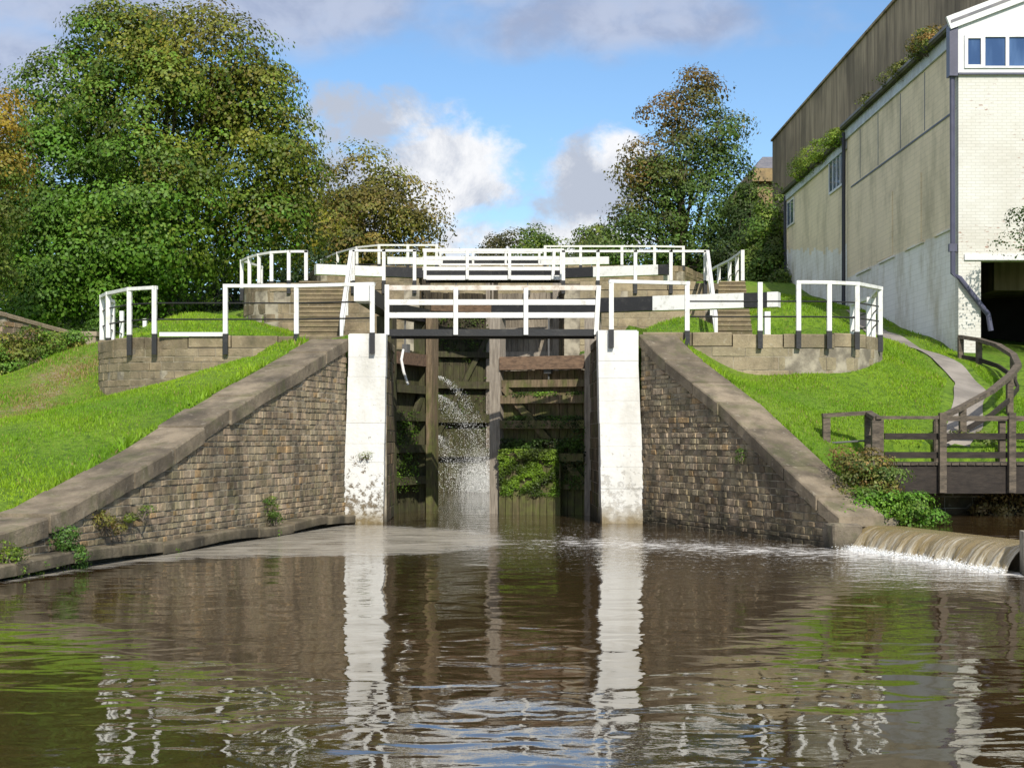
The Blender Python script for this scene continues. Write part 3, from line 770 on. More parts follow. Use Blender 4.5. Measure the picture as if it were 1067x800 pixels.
churn = np.maximum(churn, np.clip(1 - dist_seg(WX, WY, (-.4, 54), (-.4, 33)) / 3, 0, 1) * .5)
for n_, arr in (('scum', scum), ('foam', foam), ('churn', churn)):
    a = me.attributes.new(n_, 'FLOAT', 'POINT'); a.data.foreach_set('value', arr.ravel())
wo = bpy.data.objects.new('water', me); COL.objects.link(wo); tag(wo, kind='structure')
mb = MB(); mb.add([(5.95, 26.6, .36), (7.35, 21.3, .36), (12.4, 20.4, .36), (12.4, 31, .36), (7.3, 31, .36), (6.9, 28, .36)], [(0, 1, 2, 3, 4, 5)])
tag(mb.build('pool_water', 'pool'), kind='structure')
mb = MB(); mb.add([(-2.95, 55.2, 6.2), (1.6, 55.2, 6.2), (1.4, 67, 6.2), (-3.1, 67, 6.2)], [(0, 1, 2, 3)])
tag(mb.build('upper_lock_water', 'pool'), kind='structure')

# ------------------------------------------------------------------ weir
t = thing('weir', 'low stone weir at the right with a thin sheet of brown water pouring over', 'weir', (6.6, 23.8, 0))
mb = MB(); d = Vector((w1[0] - w0[0], w1[1] - w0[1])); Lw = d.length; d.normalize(); nv = Vector((-d.y, d.x)) * -1   # towards the basin: left and near
if nv.x > 0: nv = -nv
def wp(s, o, z): q = Vector(w0) + d * s + nv * o; return (q.x, q.y, z)
for k in range(6):
    a_ = Lw * k / 6 + .006; b_ = Lw * (k + 1) / 6 - .006
    mb.hexa([wp(a_, -.55, -.6), wp(a_, .02, -.6), wp(b_, .02, -.6), wp(b_, -.55, -.6)], [wp(a_, -.55, .34), wp(a_, -.12, .34), wp(b_, -.12, .34), wp(b_, -.55, .34)], (R.uniform(.8, 1.1),) * 3)
mb.build('sill', 'chamber', t)
mb = MB(); fl = []; prof = [(-.75, .372), (-.3, .39), (-.12, .385), (-.01, .34), (.09, .26), (.16, .16), (.21, .06), (.25, -.03)]
nn_ = 140; vs = []
for i in range(nn_ + 1):
    s = Lw * i / nn_
    for j, (o_, z_) in enumerate(prof):
        q = (.05 * math.sin(s * 5 + math.sin(s * 2.3) * 2) + .035 * math.sin(s * 13 + math.sin(s * 7)) + .02 * math.sin(s * 31)) * (j / 7) ** 1.3 + R.uniform(-.012, .012)
        vs.append(wp(s, o_ + q, z_)); fl.append((s, j / 7, 0))
fs = [(i * 8 + j, i * 8 + j + 1, (i + 1) * 8 + j + 1, (i + 1) * 8 + j) for i in range(nn_) for j in range(7)]
mb.add(vs, fs); o = mb.build('falling_water', 'fall', t, True)
a = o.data.attributes.new('flow', 'FLOAT_VECTOR', 'POINT'); a.data.foreach_set('vector', np.array(fl).ravel())
# froth drops at its foot
def drops(N, fn, size):
    C = fn(N); s = NR.uniform(.5, 1.4, len(C)) * size
    V = leaf_quads(C, NR.normal(size=C.shape), s); return V, np.ones((len(C), 3)) * .85
def fw(n):
    s = NR.uniform(0, Lw, n); o_ = .2 + np.abs(NR.normal(size=n)) * .13; z = np.abs(NR.normal(size=n)) * .035 + .005
    return np.stack([w0[0] + d.x * s + nv.x * o_, w0[1] + d.y * s + nv.y * o_, z], -1)
V, T = drops(12000, fw, .017); o = quads('froth', V, T, 'drop'); tag(o, 'white froth where the weir water lands', 'froth', kind='stuff')
# stone blocks by the weir
def rough_block(name, label, x0, x1, y0, y1, z0, z1, mat='coping', cat='stone block', group=None):
    mb = MB(); mb.box(x0, x1, y0, y1, z0, z1); o = mb.build(name, mat)
    sb = o.modifiers.new('s', 'SUBSURF'); sb.subdivision_type = 'SIMPLE'; sb.levels = sb.render_levels = 4
    bv = bpy.data.textures.new('n', 'CLOUDS'); bv.noise_scale = .35
    o.modifiers.new('b', 'BEVEL').width = .03
    dp = o.modifiers.new('d', 'DISPLACE'); dp.texture = bv; dp.strength = .09; dp.mid_level = .5
    return tag(o, label, cat, group)
rough_block('stone_block', 'rounded wet stone at the foot of the right wing wall', 5.42, 5.92, 25.9, 26.7, -.4, .42)
rough_block('stone_block', 'square stone block under the shrub at the left end of the weir', 5.95, 6.75, 26.75, 27.6, -.4, .5)
rough_block('stone_pier', 'stone pier at the right end of the weir', 7.12, 7.7, 20.7, 21.35, -.5, .62)
p = Path([(7.0, 21.0), (12.5, 20.0)]); bk = MB(); bb = MB()
t = thing('pool_wall', 'low stone wall holding the pool beside the weir', 'wall', (9.5, 20.5, 0)); masonry(p, lambda s: -.5, lambda s: .6, .2, (.3, .6), .4, bk, bb)
bk.build('masonry', 'wing_stone', t); bb.build('core', 'mortar', t)
t = thing('abutment_wall', 'stone abutment wall under the wooden bridge, shade put into its tone', 'wall', (7.2, 29, 0)); bk = MB(); bb = MB()
p = Path([(6.45, 27.5), (7.1, 28.6), (7.35, 30.7), (12.4, 30.8)][::1]); masonry(p, lambda s: -.3, lambda s: 1.02, .2, (.3, .6), .3, bk, bb, dark=(.5, .9))  # stone tints lowered to paint in the shade under the deck
bk.build('masonry', 'chamber', t); bb.build('core', 'mortar', t)

# ------------------------------------------------------------------ fences
def wpost(parent, x, y, z0, z1, w=.1, foot=None, lean=(0, 0)):
    mb = MB()
    mb.hexa([(x - w / 2, y - w / 2, z0), (x + w / 2, y - w / 2, z0), (x + w / 2, y + w / 2, z0), (x - w / 2, y + w / 2, z0)],
            [(x - w / 2 + lean[0], y - w / 2 + lean[1], z1), (x + w / 2 + lean[0], y - w / 2 + lean[1], z1), (x + w / 2 + lean[0], y + w / 2 + lean[1], z1), (x - w / 2 + lean[0], y + w / 2 + lean[1], z1)])
    if foot is not None:
        e = .004; mb.box(x - w / 2 - e, x + w / 2 + e, y - w / 2 - e, y + w / 2 + e, foot, z0 + (z0 - foot) * .02 + .02, mi=1)
    return mb.build('post', ['white', 'black'], parent)
def fence(label, posts, white, black, zt, zfoot, zpaint, group, blackseg=None, w=.1, extra=None):
    """posts: plan points; white / black: (i, j, z) spans between posts"""
    t = thing('lockside_fence', label, 'fence', (posts[0][0], posts[0][1], zfoot), group)
    for p_ in posts: wpost(t, p_[0], p_[1], zpaint, zt - .01, w, zfoot)
    for (i, j, z) in white:
        mb = MB()
        for k in range(i, j):
            a_, b_ = posts[k], posts[k + 1]; e = Vector((b_[0] - a_[0], b_[1] - a_[1])).normalized() * .05
            mb.bar((a_[0] - e.x * (k == i), a_[1] - e.y * (k == i), z), (b_[0] + e.x, b_[1] + e.y, z), .11, .075)
        mb.build('top_rail', 'white', t)
    for (i, j, z) in black:
        mb = MB()
        mb.tube([(q[0], q[1] + .02, z) for q in posts[i:j + 1]], [.018] * (j - i + 1), 6)
        mb.build('lower_rail', 'black', t)
    if extra: extra(t)
    return t
Yf = 34.02
cur = lambda px, Y: (PX(px, Y), Y)
FL = [(-9.78, 37.6), cur(106.5, 36.2), cur(113, 35.4), cur(135, 34.35), cur(161, Yf), cur(235, Yf), cur(309, Yf), cur(388, 33.62)]
def kick(t):
    mb = MB(); mb.bar((PX(166, Yf), Yf + .02, 4.17), (PX(233, Yf), Yf + .02, 4.17), .05, .09); mb.build('kick_board', 'white', t)
fence('white post and rail fence on the left wall with black lower rails', FL, [(0, 4, 5.2), (5, 7, 5.24)], [(0, 7, 4.86), (0, 7, 4.5)], 5.25, 3.72, 4.15, 'white lockside fences at the near footbridge', extra=kick)
FR = [cur(637, 33.62), cur(716, Yf), cur(792, Yf), cur(832, Yf), cur(864, Yf + .05), cur(893, 34.35), cur(917, 35.4), (8.8, 37.4)]
fence('white post and rail fence curving round the right wall above the grass bank', FR, [(0, 1, 5.3), (3, 7, 5.32)], [(1, 7, 4.9), (1, 7, 4.56)], 5.33, 3.85, 4.22, 'white lockside fences at the near footbridge')
FLb = [cur(114, 38.0), cur(127, 39.6), cur(151, 42.2)]
t = fence('short low white fence with dark rails behind the left curved fence', FLb, [], [(0, 2, 4.85), (0, 2, 4.55)], 5.15, 3.9, 4.25, None)
FRb = [cur(905, 37.2), cur(888, 38.6)]
fence('pair of white posts with dark rails behind the right curved fence', FRb, [(0, 1, 5.24)], [(0, 1, 4.9), (0, 1, 4.56)], 5.27, 3.95, 4.2, None)
F2L = [(-8.9, 54.5), cur(252, 52.6), cur(260, 51.6), cur(270, 50.8), cur(283, 50.2), cur(301, 49.95), cur(319, 49.95)]
fence('curved white fence on the upper left wall', F2L, [(0, 6, 7.92)], [], 7.96, 6.55, 6.95, 'white fences of the second level', w=.11)
F2M = [cur(368, 49.95), cur(400, 49.95), cur(432, 49.95)]
fence('white fence between the left stairs and the second footbridge', F2M, [(0, 2, 7.95)], [(0, 2, 7.5)], 7.98, 6.55, 6.95, 'white fences of the second level', w=.11)
F2R = [cur(587, 49.95), cur(623, 49.95), cur(662, 49.95), cur(699, 49.95), cur(735, 49.95)]
fence('white fence between the second footbridge and the right stairs', F2R, [(0, 4, 7.93)], [], 7.96, 6.55, 6.95, 'white fences of the second level', w=.11)
F2E = [(7.5, 49.95), (7.5, 51.2), (7.45, 52.6), (7.3, 54.2), (7.2, 56)]
fence('white fence receding along the upper right wall beyond the stairs', F2E, [(0, 4, 7.93)], [(0, 4, 7.4)], 7.96, 6.75, 6.95, 'white fences of the second level', w=.11)
F3L = [cur(335, 74), cur(352, 71), cur(372, 69), cur(395, 68.2), cur(425, 68.2), cur(455, 68.2)]
fence('small distant white fence left of the topmost footbridge', F3L, [(0, 5, 10.4)], [], 10.45, 9.3, 9.5, 'white fences of the topmost level', w=.12)
F3R = [cur(568, 68.2), cur(605, 68.2), cur(648, 68.2), cur(682, 68.2), cur(712, 68.4)]
fence('small distant white fence right of the topmost footbridge', F3R, [(0, 4, 10.35)], [], 10.4, 9.3, 9.5, 'white fences of the topmost level', w=.12)

# ------------------------------------------------------------------ stairs
def stairs(label, b0, b1, t0, t1, z0, z1, n, group='stone stairs beside the locks'):
    t = thing('stairs', label, 'stairs', (b0[0], b0[1], z0), group); mb = MB()
    for i in range(n):
        k = i / n; k2 = (i + 1) / n
        a = [b0[j] + (t0[j] - b0[j]) * k for j in (0, 1)]; b = [b1[j] + (t1[j] - b1[j]) * k for j in (0, 1)]
        c = [b1[j] + (t1[j] - b1[j]) * k2 for j in (0, 1)]; e = [b0[j] + (t0[j] - b0[j]) * k2 for j in (0, 1)]
        zt = z0 + (z1 - z0) * (i + 1) / n; w = R.uniform(.85, 1.1)
        mb.hexa([(*a, z0 - .3), (*b, z0 - .3), (*c, z0 - .3), (*e, z0 - .3)], [(*a, zt - .03), (*b, zt - .03), (*c, zt - .03), (*e, zt - .03)], (w * .7,) * 3)
        f = .03
        mb.hexa([(a[0], a[1] - f, zt - .05), (b[0], b[1] - f, zt - .05), (*c, zt - .05), (*e, zt - .05)], [(a[0], a[1] - f, zt), (b[0], b[1] - f, zt), (*c, zt), (*e, zt)], (w,) * 3)
    mb.build('tread', 'step', t); return t
stairs('stone stairs rising on the left between grass and the lock', cur(305, 41.5), cur(360, 41.5), cur(312, 49.9), cur(360, 49.9), 4.05, 6.9, 16)
stairs('narrow stone stairs rising on the right between lawn and upper wall', cur(746, 41.8), cur(787, 41.8), cur(749, 49.9), cur(776, 49.9), 4.1, 6.9, 16)
def handrail(label, A, B, g):
    t = thing('stair_handrail', label, 'handrail', (A[0], A[1], A[2] - 1.0), 'white handrails of the stairs')
    for k, dz in ((0, 1.0), (.5, 1.0), (1, .95)):
        q = Vector(A).lerp(Vector(B), k); wpost(t, q.x, q.y, q.z - dz, q.z, .09)
    mb = MB(); mb.bar(A, B, .1, .1); mb.build('top_rail', 'white', t)
    mb = MB(); mb.bar(Vector(A) - Vector((0, 0, .5)), Vector(B) - Vector((0, 0, .5)), .07, .07); mb.build('lower_rail', 'white', t)
handrail('sloping white handrail on the lock side of the left stairs', (PX(356, 42), 42, 5.15), (PX(366, 49.9), 49.8, 7.9), None)
handrail('sloping white handrail on the lock side of the right stairs', (PX(746, 42), 42, 5.15), (PX(737, 49.9), 49.8, 7.9), None)

# ------------------------------------------------------------------ footbridges
def footbridge(label, x0, x1, Y, zd, rails, posts, top_old, deckmat='black', lower='black', group='footbridges over the locks', rh=.09):
    t = thing('footbridge', label, 'footbridge', ((x0 + x1) / 2, Y, zd), group)
    mb = MB(); mb.box(x0, x1, Y, Y + .14, zd - .02, zd + .13); mb.build('edge_beam', lower, t)
    mb = MB(); mb.box(x0, x1, Y + .95, Y + 1.08, zd - .02, zd + .13)
    mb.build('edge_beam', 'black', t)
    mb = MB(); x = x0 + .05
    while x < x1 - .1: mb.box(x, x + .2, Y + .145, Y + .945, zd + .05, zd + .09, (R.uniform(.7, 1.1),) * 3); x += .215
    mb.build('deck', 'wood_grey', t)
    for i, z in enumerate(rails):
        mb = MB(); mb.bar((x0 - .05, Y - .02, z), (x1 + .05, Y - .02, z), .05, rh if i else rh * .9); mb.build('rail', 'white_old' if (i == 0 and top_old) else 'white', t)
    for (px, zt, ln) in posts:
        mb = MB(); w = .05
        mb.hexa([(px - w, Y - .09, zd), (px + w, Y - .09, zd), (px + w, Y - .045, zd), (px - w, Y - .045, zd)], [(px - w + ln, Y - .09, zt), (px + w + ln, Y - .09, zt), (px + w + ln, Y - .045, zt), (px - w + ln, Y - .045, zt)])
        mb.build('post', 'white', t)
    return t
Yb = 34.3
footbridge('near footbridge with white rails on a black beam across the lock mouth', PX(404, Yb), PX(622, Yb), Yb, PZ(349, Yb), [PZ(300, Yb), PZ(315, Yb), PZ(328.5, Yb)],
           [(PX(403.5, Yb), PZ(297, Yb), .0), (PX(475, Yb), PZ(300, Yb), 0), (PX(548, Yb), PZ(300, Yb), 0), (PX(621, Yb), PZ(298, Yb), .06)], True, rh=.12)
Y2 = 51.0
footbridge('second footbridge with white rails and white edge beam, behind the near one', PX(442, Y2), PX(586, Y2), Y2, PZ(291, Y2), [PZ(261, Y2), PZ(269, Y2), PZ(280, Y2)],
           [(PX(443, Y2), PZ(260, Y2), 0), (PX(487, Y2), PZ(260, Y2), 0), (PX(531, Y2), PZ(260, Y2), 0), (PX(576, Y2), PZ(260, Y2), .05), (PX(585, Y2), PZ(260, Y2), 0)], False, lower='white', rh=.12)
Y3 = 70.0
footbridge('small distant footbridge, highest of the three', PX(459, Y3), PX(564, Y3), Y3, PZ(282, Y3), [PZ(263, Y3), PZ(270, Y3), PZ(276, Y3)],
           [(PX(459, Y3), PZ(262, Y3), 0), (PX(493, Y3), PZ(262, Y3), 0), (PX(527, Y3), PZ(262, Y3), 0), (PX(562, Y3), PZ(262, Y3), 0)], False, lower='white', rh=.12)

# ------------------------------------------------------------------ lock gates
def leafgate(label, heel, mitre, z0, z1, zbeam, bh, beamend, paints, mat, rail_zs, group, postmat='wood_grey', mossy=None, slots=False, topmat=None):
    """a mitre gate leaf: planks behind, rails and posts in front (towards the viewer), balance beam across the top"""
    t = thing('lock_gate', label, 'gate', (heel[0], heel[1], 0), group)
    A = Vector((heel[0], heel[1], 0)); B = Vector((mitre[0], mitre[1], 0)); d = (B - A).normalized(); L = (B - A).length
    n = Vector((d.y, -d.x, 0))
    if n.y > 0 and abs(n.y) > .3: n = -n
    if abs(n.y) <= .3 and n.x < 0: n = -n
    def G(s, o, z): q = A + d * s + n * o; return (q.x, q.y, z)
    def gbox(mb, s0, s1, o0, o1, a, b, tint=(1, 1, 1), mi=0):
        mb.hexa([G(s0, o1, a), G(s1, o1, a), G(s1, o0, a), G(s0, o0, a)], [G(s0, o1, b), G(s1, o1, b), G(s1, o0, b), G(s0, o0, b)], tint, mi)
    mb = MB(); s = .05
    while s < L - .05:
        w = R.uniform(.17, .24); e = min(L - .04, s + w); k = R.uniform(.65, 1.2)
        gbox(mb, s + .006, e - .006, -.06, 0, z0, z1 - R.uniform(0, .03), (k * 1.02, k, k * .95)); s = e
    mb.build('planking', mat, t)
    hp = MB(); gbox(hp, -.16, .14, -.14, .26, z0, zbeam - bh / 2 + .0); hp.build('heel_post', postmat if topmat is None else topmat, t)
    mp = MB(); gbox(mp, L - .14, L + .14, -.14, .24, z0, zbeam - bh / 2 + .0); mp.build('mitre_post', postmat if topmat is None else topmat, t)
    for i, (a, b, dp) in enumerate(rail_zs):
        mb = MB(); gbox(mb, .145, L - .145, .005, dp, a, b, (R.uniform(.8, 1.1),) * 3); mb.build('cross_rail', 'wood_brown' if i == 0 else mat, t)
    mb = MB(); a = Vector(G(.2, .12, rail_zs[-1][1] + .05)); b = Vector(G(L - .2, .12, rail_zs[1][0] if len(rail_zs) > 1 else z1)); mb.bar(a, b, .1, .18); mb.build('brace', mat, t)
    # balance beam
    E = Vector((beamend[0], beamend[1], 0)); dd = (E - A).normalized(); LE = (E - A).length
    mb = MB(); segs = [(-L - .1, 0.0, 1)] + paints
    for i, (a, b, mi) in enumerate(segs):
        if a < 0: p0 = Vector(G(L + .1, .05, zbeam)); p1 = Vector(G(0, .05, zbeam))
        else: p0 = A + dd * (a + .0) + n * .05; p1 = A + dd * b + n * .05; p0.z = p1.z = zbeam
        mb.bar(p0, p1, .32 if mi else .325, bh if mi else bh + .006, (1, 1, 1), 0 if mi == 0 else 1)
    mb.build('balance_beam', ['white', 'black'], t)
    # paddle rod and bracket
    mb = MB(); mb.tube([G(L * .45, .1, z1 - .4), G(L * .45, .1, zbeam + bh * .5)], [.022, .022], 6); gbox(mb, L * .45 - .09, L * .45 + .09, .06, .2, z1 - .1, z1 + .12)
    mb.build('paddle_gear', 'steel', t)
    if mossy:
        Vv = []; Tt = []
        for (s0, s1, o0, o1, a, b, N, sz, col) in mossy:
            ss = NR.uniform(s0, s1, N); oo = NR.uniform(o0, o1, N); zz = NR.uniform(a, b, N)
            keep = (np.sin(ss * 9 + zz * 5 + np.sin(zz * 7) * 2) + np.sin(zz * 13 - ss * 4 + np.sin(ss * 19)) + NR.normal(size=N) * .5) > -.75
            if b - a > .5: keep &= (zz > a + .2 * (.5 + .5 * np.sin(ss * 11 + np.sin(ss * 23) * 2))) & (zz < b - .1 * (.5 + .5 * np.sin(ss * 7 + 2)))
            ss, oo, zz = ss[keep], oo[keep], zz[keep]
            oo = oo + .035 * np.sin(ss * 17 + zz * 9) * np.cos(zz * 15 - ss * 6)
            C = np.stack([A.x + d.x * ss + n.x * oo, A.y + d.y * ss + n.y * oo, zz], -1)
            nn = np.tile(np.array([n.x, n.y, .6]), (len(C), 1)) + NR.normal(size=C.shape) * .6
            Vv.append(leaf_quads(C, nn, sz * NR.uniform(.5, 1.3, len(C)))); Tt.append(np.array(col) * NR.uniform(.4, 1.5, (len(C), 1)) * (.75 + .45 * np.sin(ss * 5 + zz * 7))[:, None])
        quads('moss_growth', np.concatenate(Vv), np.clip(np.concatenate(Tt), 0, .6), 'leaf', t)
    return t, G
g1 = 'gates of the nearest lock'
hr = (1.98, 37.35); mr = (-.34, 38.25)
GRN = (.09, .17, .012); DGR = (.05, .1, .01)
tR, Gr = leafgate('closed right leaf of the near lock gate, green with moss and ferns', hr, mr, -.4, 3.55, 5.08, .34, (6.25, 35.7),
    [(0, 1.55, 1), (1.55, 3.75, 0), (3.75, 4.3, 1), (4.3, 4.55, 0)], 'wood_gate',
    [(3.55, 3.87, .3), (3.12, 3.3, .16), (2.72, 2.92, .24), (2.1, 2.3, .28), (1.3, 1.5, .34), (.62, .74, .12)], g1,
    mossy=[(.2, 2.2, .1, .3, 2.9, 3.0, 700, .05, GRN), (.2, 2.2, .02, .3, 2.3, 2.42, 900, .05, DGR), (.3, 2.2, .05, .35, 2.12, 2.3, 1100, .05, DGR),
           (.3, 2.3, .05, .42, 1.48, 1.85, 3500, .055, DGR), (.75, 2.3, .36, .46, .55, 1.5, 9000, .05, (.13, .22, .015)), (.75, 2.3, .4, .55, 1.35, 1.6, 2500, .05, (.13, .2, .02)), (.7, 2.3, .36, .46, .45, .7, 1200, .04, GRN), (.1, .8, .1, .4, .6, 2.3, 1500, .05, DGR)])
# boarded foot apron of that leaf
mb = MB(); s = .72
while s < 2.3:
    w = .18; k = R.uniform(.7, 1.2); e = s + w
    a = Gr(s + .008, .36, -.4); b = Gr(e - .012, .36, -.4); c = Gr(e - .012, .28, -.4); e_ = Gr(s + .008, .28, -.4)
    mb.hexa([a, b, c, e_], [(q[0], q[1], 1.42) for q in (a, b, c, e_)], (k,) * 3); s = e
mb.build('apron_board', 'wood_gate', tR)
hl = (-3.12, 37.6); ml = (-2.36, 39.75)
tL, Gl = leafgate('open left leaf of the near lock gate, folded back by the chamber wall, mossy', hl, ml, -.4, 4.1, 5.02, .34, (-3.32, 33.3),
    [(0, 3.6, 1), (3.6, 4.25, 0)], 'wood_gate_shaded', [(3.7, 4.0, .28), (3.0, 3.2, .24), (2.3, 2.5, .24), (1.5, 1.7, .26), (.7, .9, .26)], g1,
    mossy=[(.2, 1.6, .05, .3, .5, 2.6, 3500, .05, GRN)], topmat='wood_gate_shaded')
mb = MB(); q = [Gl(2.0, .02, -.4), Gl(2.42, .02, -.4), Gl(2.42, .4, -.4), Gl(2.0, .4, -.4)]
for k in range(2):
    a0, a1 = 2.0 + .23 * k, 2.22 + .23 * k
    q = [Gl(a0, .42, -.4), Gl(a1, .42, -.4), Gl(a1, .26, -.4), Gl(a0, .26, -.4)]; mb.hexa(q, [(v[0], v[1], 5.05) for v in q], (1 - .15 * k,) * 3)
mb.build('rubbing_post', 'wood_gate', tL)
mb = MB(); mb.tube([(-2.62, 37.0, 4.0), (-2.66, 36.9, 3.75), (-2.6, 36.85, 3.45), (-2.5, 36.9, 3.15)], [.03, .035, .035, .03], 8); mb.build('paddle_handle', 'white', tL)
g2 = 'gates of the second lock'
h2 = [(cw(-1, 54) - .0, 53.9), (cw(1, 54), 53.9)]; m2 = ((cw(-1, 54) + cw(1, 54)) / 2, 54.8)
ra = [(6.3, 6.6, .3), (5.5, 5.75, .22), (4.7, 4.9, .24), (3.6, 3.85, .3), (2.4, 2.7, .3), (1.2, 1.5, .3)]
leafgate('closed left leaf of the second lock gate, wet planks darkened by painted shade, streaming with water', h2[0], m2, -.4, 7.0, 7.62, .34, (PX(330, 53), 52.6), [(0, 1.5, 1), (1.5, 3.9, 0)], 'wood_gate_shaded', ra, g2, postmat='wood_gate_shaded',
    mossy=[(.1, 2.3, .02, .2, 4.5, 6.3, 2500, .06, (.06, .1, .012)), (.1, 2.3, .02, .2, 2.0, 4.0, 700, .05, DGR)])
leafgate('closed right leaf of the second lock gate, grey planks', h2[1], m2, -.4, 7.0, 7.62, .34, (PX(702, 53), 52.6), [(0, 1.3, 1), (1.3, 3.6, 0), (3.6, 3.95, 1)], 'wood_grey', ra, g2, postmat='wood_grey')
h3 = [(-3.3, 72.5), (1.4, 72.5)]; m3 = (-.95, 73.3)
leafgate('left leaf of the topmost lock gate, white balance beam', h3[0], m3, 7, 9.6, 10.15, .34, (PX(385, 72), 72), [(0, 2.6, 0)], 'wood_grey', [(8.8, 9.1, .3), (7.6, 7.9, .2)], 'gates of the topmost lock')
leafgate('right leaf of the topmost lock gate, white balance beam', h3[1], m3, 7, 9.6, 10.15, .34, (PX(640, 72), 72), [(0, 3.2, 0)], 'wood_grey', [(8.8, 9.1, .3), (7.6, 7.9, .2)], 'gates of the topmost lock')
# white stop block beyond the right balance beam, and mooring ring
mb = MB(); mb.box(PX(797, 38), PX(803, 38), 38, 38.2, 4.1, 5.0); o = mb.build('marker_post', 'white'); tag(o, 'short white post behind the tip of the near right balance beam', 'post')
mb = MB(); mb.box(PX(692, 53), PX(700, 53), 53, 53.3, 6.9, 7.5); o = mb.build('marker_post', 'white'); tag(o, 'small white post at the end of the upper right balance beam', 'post')

# ------------------------------------------------------------------ water jets in the chamber
def jets(n):
    C = []
    def jet(n, x0, y0, z0, vx, vy, vz, spread, drop):
        t = NR.rand(n) ** .75 * drop
        sx = vx * (1 + NR.normal(size=n) * spread); sz = vz + NR.normal(size=n) * spread * .9; sy = vy * (1 + NR.normal(size=n) * .3)
        return np.stack([x0 + sx * t + NR.normal(size=n) * .04 * (1 + 3 * t), y0 + sy * t, z0 + sz * t - 4.9 * t * t], -1)
    C.append(jet(1500, -2.8, 52.9, 4.0, 2.7, -.5, .15, .08, .72))
    C.append(jet(1900, -2.8, 52.8, 3.35, 2.5, -.5, .25, .09, .72))
    C.append(jet(1100, -2.8, 52.8, 3.2, 2.0, -.5, .1, .28, .8))
    C.append(jet(1600, -2.7, 52.6, 1.95, 1.3, -.4, .3, .3, .62))
    C.append(np.stack([NR.uniform(-2.7, -.9, 1300), NR.uniform(52.3, 53.2, 1300), NR.beta(1.1, 2.4, 1300) * 1.6], -1))
    # mist mound
    m = 24000; C.append(np.stack([-1.1 + NR.normal(size=m) * .36, 52.6 + NR.normal(size=m) * .4, np.abs(NR.normal(size=m)) * .6], -1))
    m = 3000; C.append(np.stack([-.55 + NR.normal(size=m) * .1, 53.6 + NR.normal(size=m) * .05, NR.uniform(0, 4.5, m)], -1))
    C = np.concatenate(C); return C[(C[:, 2] > 0) & (C[:, 0] < .1)]
C = jets(0); s = NR.uniform(.4, 1.3, len(C)) * .019
nq = norm(NR.normal(size=C.shape)); V = leaf_quads(C, nq, s)
V[:, :, 2] = C[:, None, 2] + (V[:, :, 2] - C[:, None, 2]) * 1.6
o = quads('water_spray', V, np.ones((len(C), 3)) * .85, 'drop'); tag(o, 'white water spurting from the second lock gate into the chamber', 'spray', kind='stuff')

# ------------------------------------------------------------------ wooden footbridge over the bywash
t = thing('wooden_bridge', 'small dark wooden bridge with rails over the bywash at the right', 'bridge', (9.3, 29.5, .4))
Yw = 29.3; zt = PZ(483, Yw); zl = PZ(514, Yw)
mb = MB(); mb.box(PX(932, Yw), 13.5, Yw, Yw + .16, zl, zt - .03); mb.build('side_beam', 'wood_dark', t)
mb = MB(); mb.box(PX(945, Yw), 13.5, Yw + 1.35, Yw + 1.5, zl, zt - .03); mb.build('side_beam', 'wood_dark', t)
mb = MB(); x = PX(915, Yw)
while x < 13.4: mb.box(x, x + .14, Yw - .04, Yw + 1.55, zt - .027, zt + .015, (R.uniform(.75, 1.15),) * 3); x += .155
mb.build('deck', 'wood_rail', t)
zr = [PZ(435, Yw), PZ(454.5, Yw), PZ(474, Yw)]
for px in (981, 1053, 1125):
    mb = MB(); x = PX(px, Yw); mb.box(x - .065, x + .065, Yw - .13, Yw - .005, PZ(513, Yw), PZ(430, Yw)); mb.build('post', 'wood_rail', t)
for px in (918, 978, 1045, 1110):
    mb = MB(); x = PX(px, Yw + 1.5); mb.box(x - .06, x + .06, Yw + 1.51, Yw + 1.63, zt - .3, PZ(437, Yw + 1.5)); mb.build('post', 'wood_rail', t)
for i, z in enumerate(zr):
    mb = MB(); h = .06 if i == 0 else .12
    mb.box(PX(912 if i < 1 else 922, Yw), 13.5, Yw - .002 - (.1 if i == 0 else .0), Yw + .055, z - h / 2, z + h / 2); mb.build('rail', 'wood_rail' if i == 0 else 'wood_dark', t)
for i, z in enumerate(zr[:2]):
    mb = MB(); mb.box(PX(978, Yw + 1.5), 13.5, Yw + 1.45, Yw + 1.508, z - .05, z + .05); mb.build('rail', 'wood_rail', t)
t = thing('hoop_barrier', 'short dark wooden barrier beside the left end of the wooden bridge', 'barrier', P(880, 475, 29.6))
A = P(861, 435, 29.9); B = P(905, 432, 29.9); C_ = P(912, 438, 29.3)
for q in (A, B, C_):
    mb = MB(); mb.box(q[0] - .07, q[0] + .07, q[1] - .06, q[1] + .06, q[2] - 1.0, q[2]); mb.build('post', 'wood_rail', t)
mb = MB(); mb.bar((A[0] - .08, A[1], A[2] + .04), (B[0] + .06, B[1], B[2] + .04), .16, .08); mb.bar((B[0], B[1] + .05, B[2] + .036), (C_[0] + .03, C_[1] - .05, C_[2] + .036), .15, .078); mb.build('top_rail', 'wood_rail', t)
mb = MB(); mb.tube([(A[0], A[1], A[2] - .5), (B[0], B[1], B[2] - .5)], [.02, .02], 6); mb.build('lower_rail', 'steel', t)
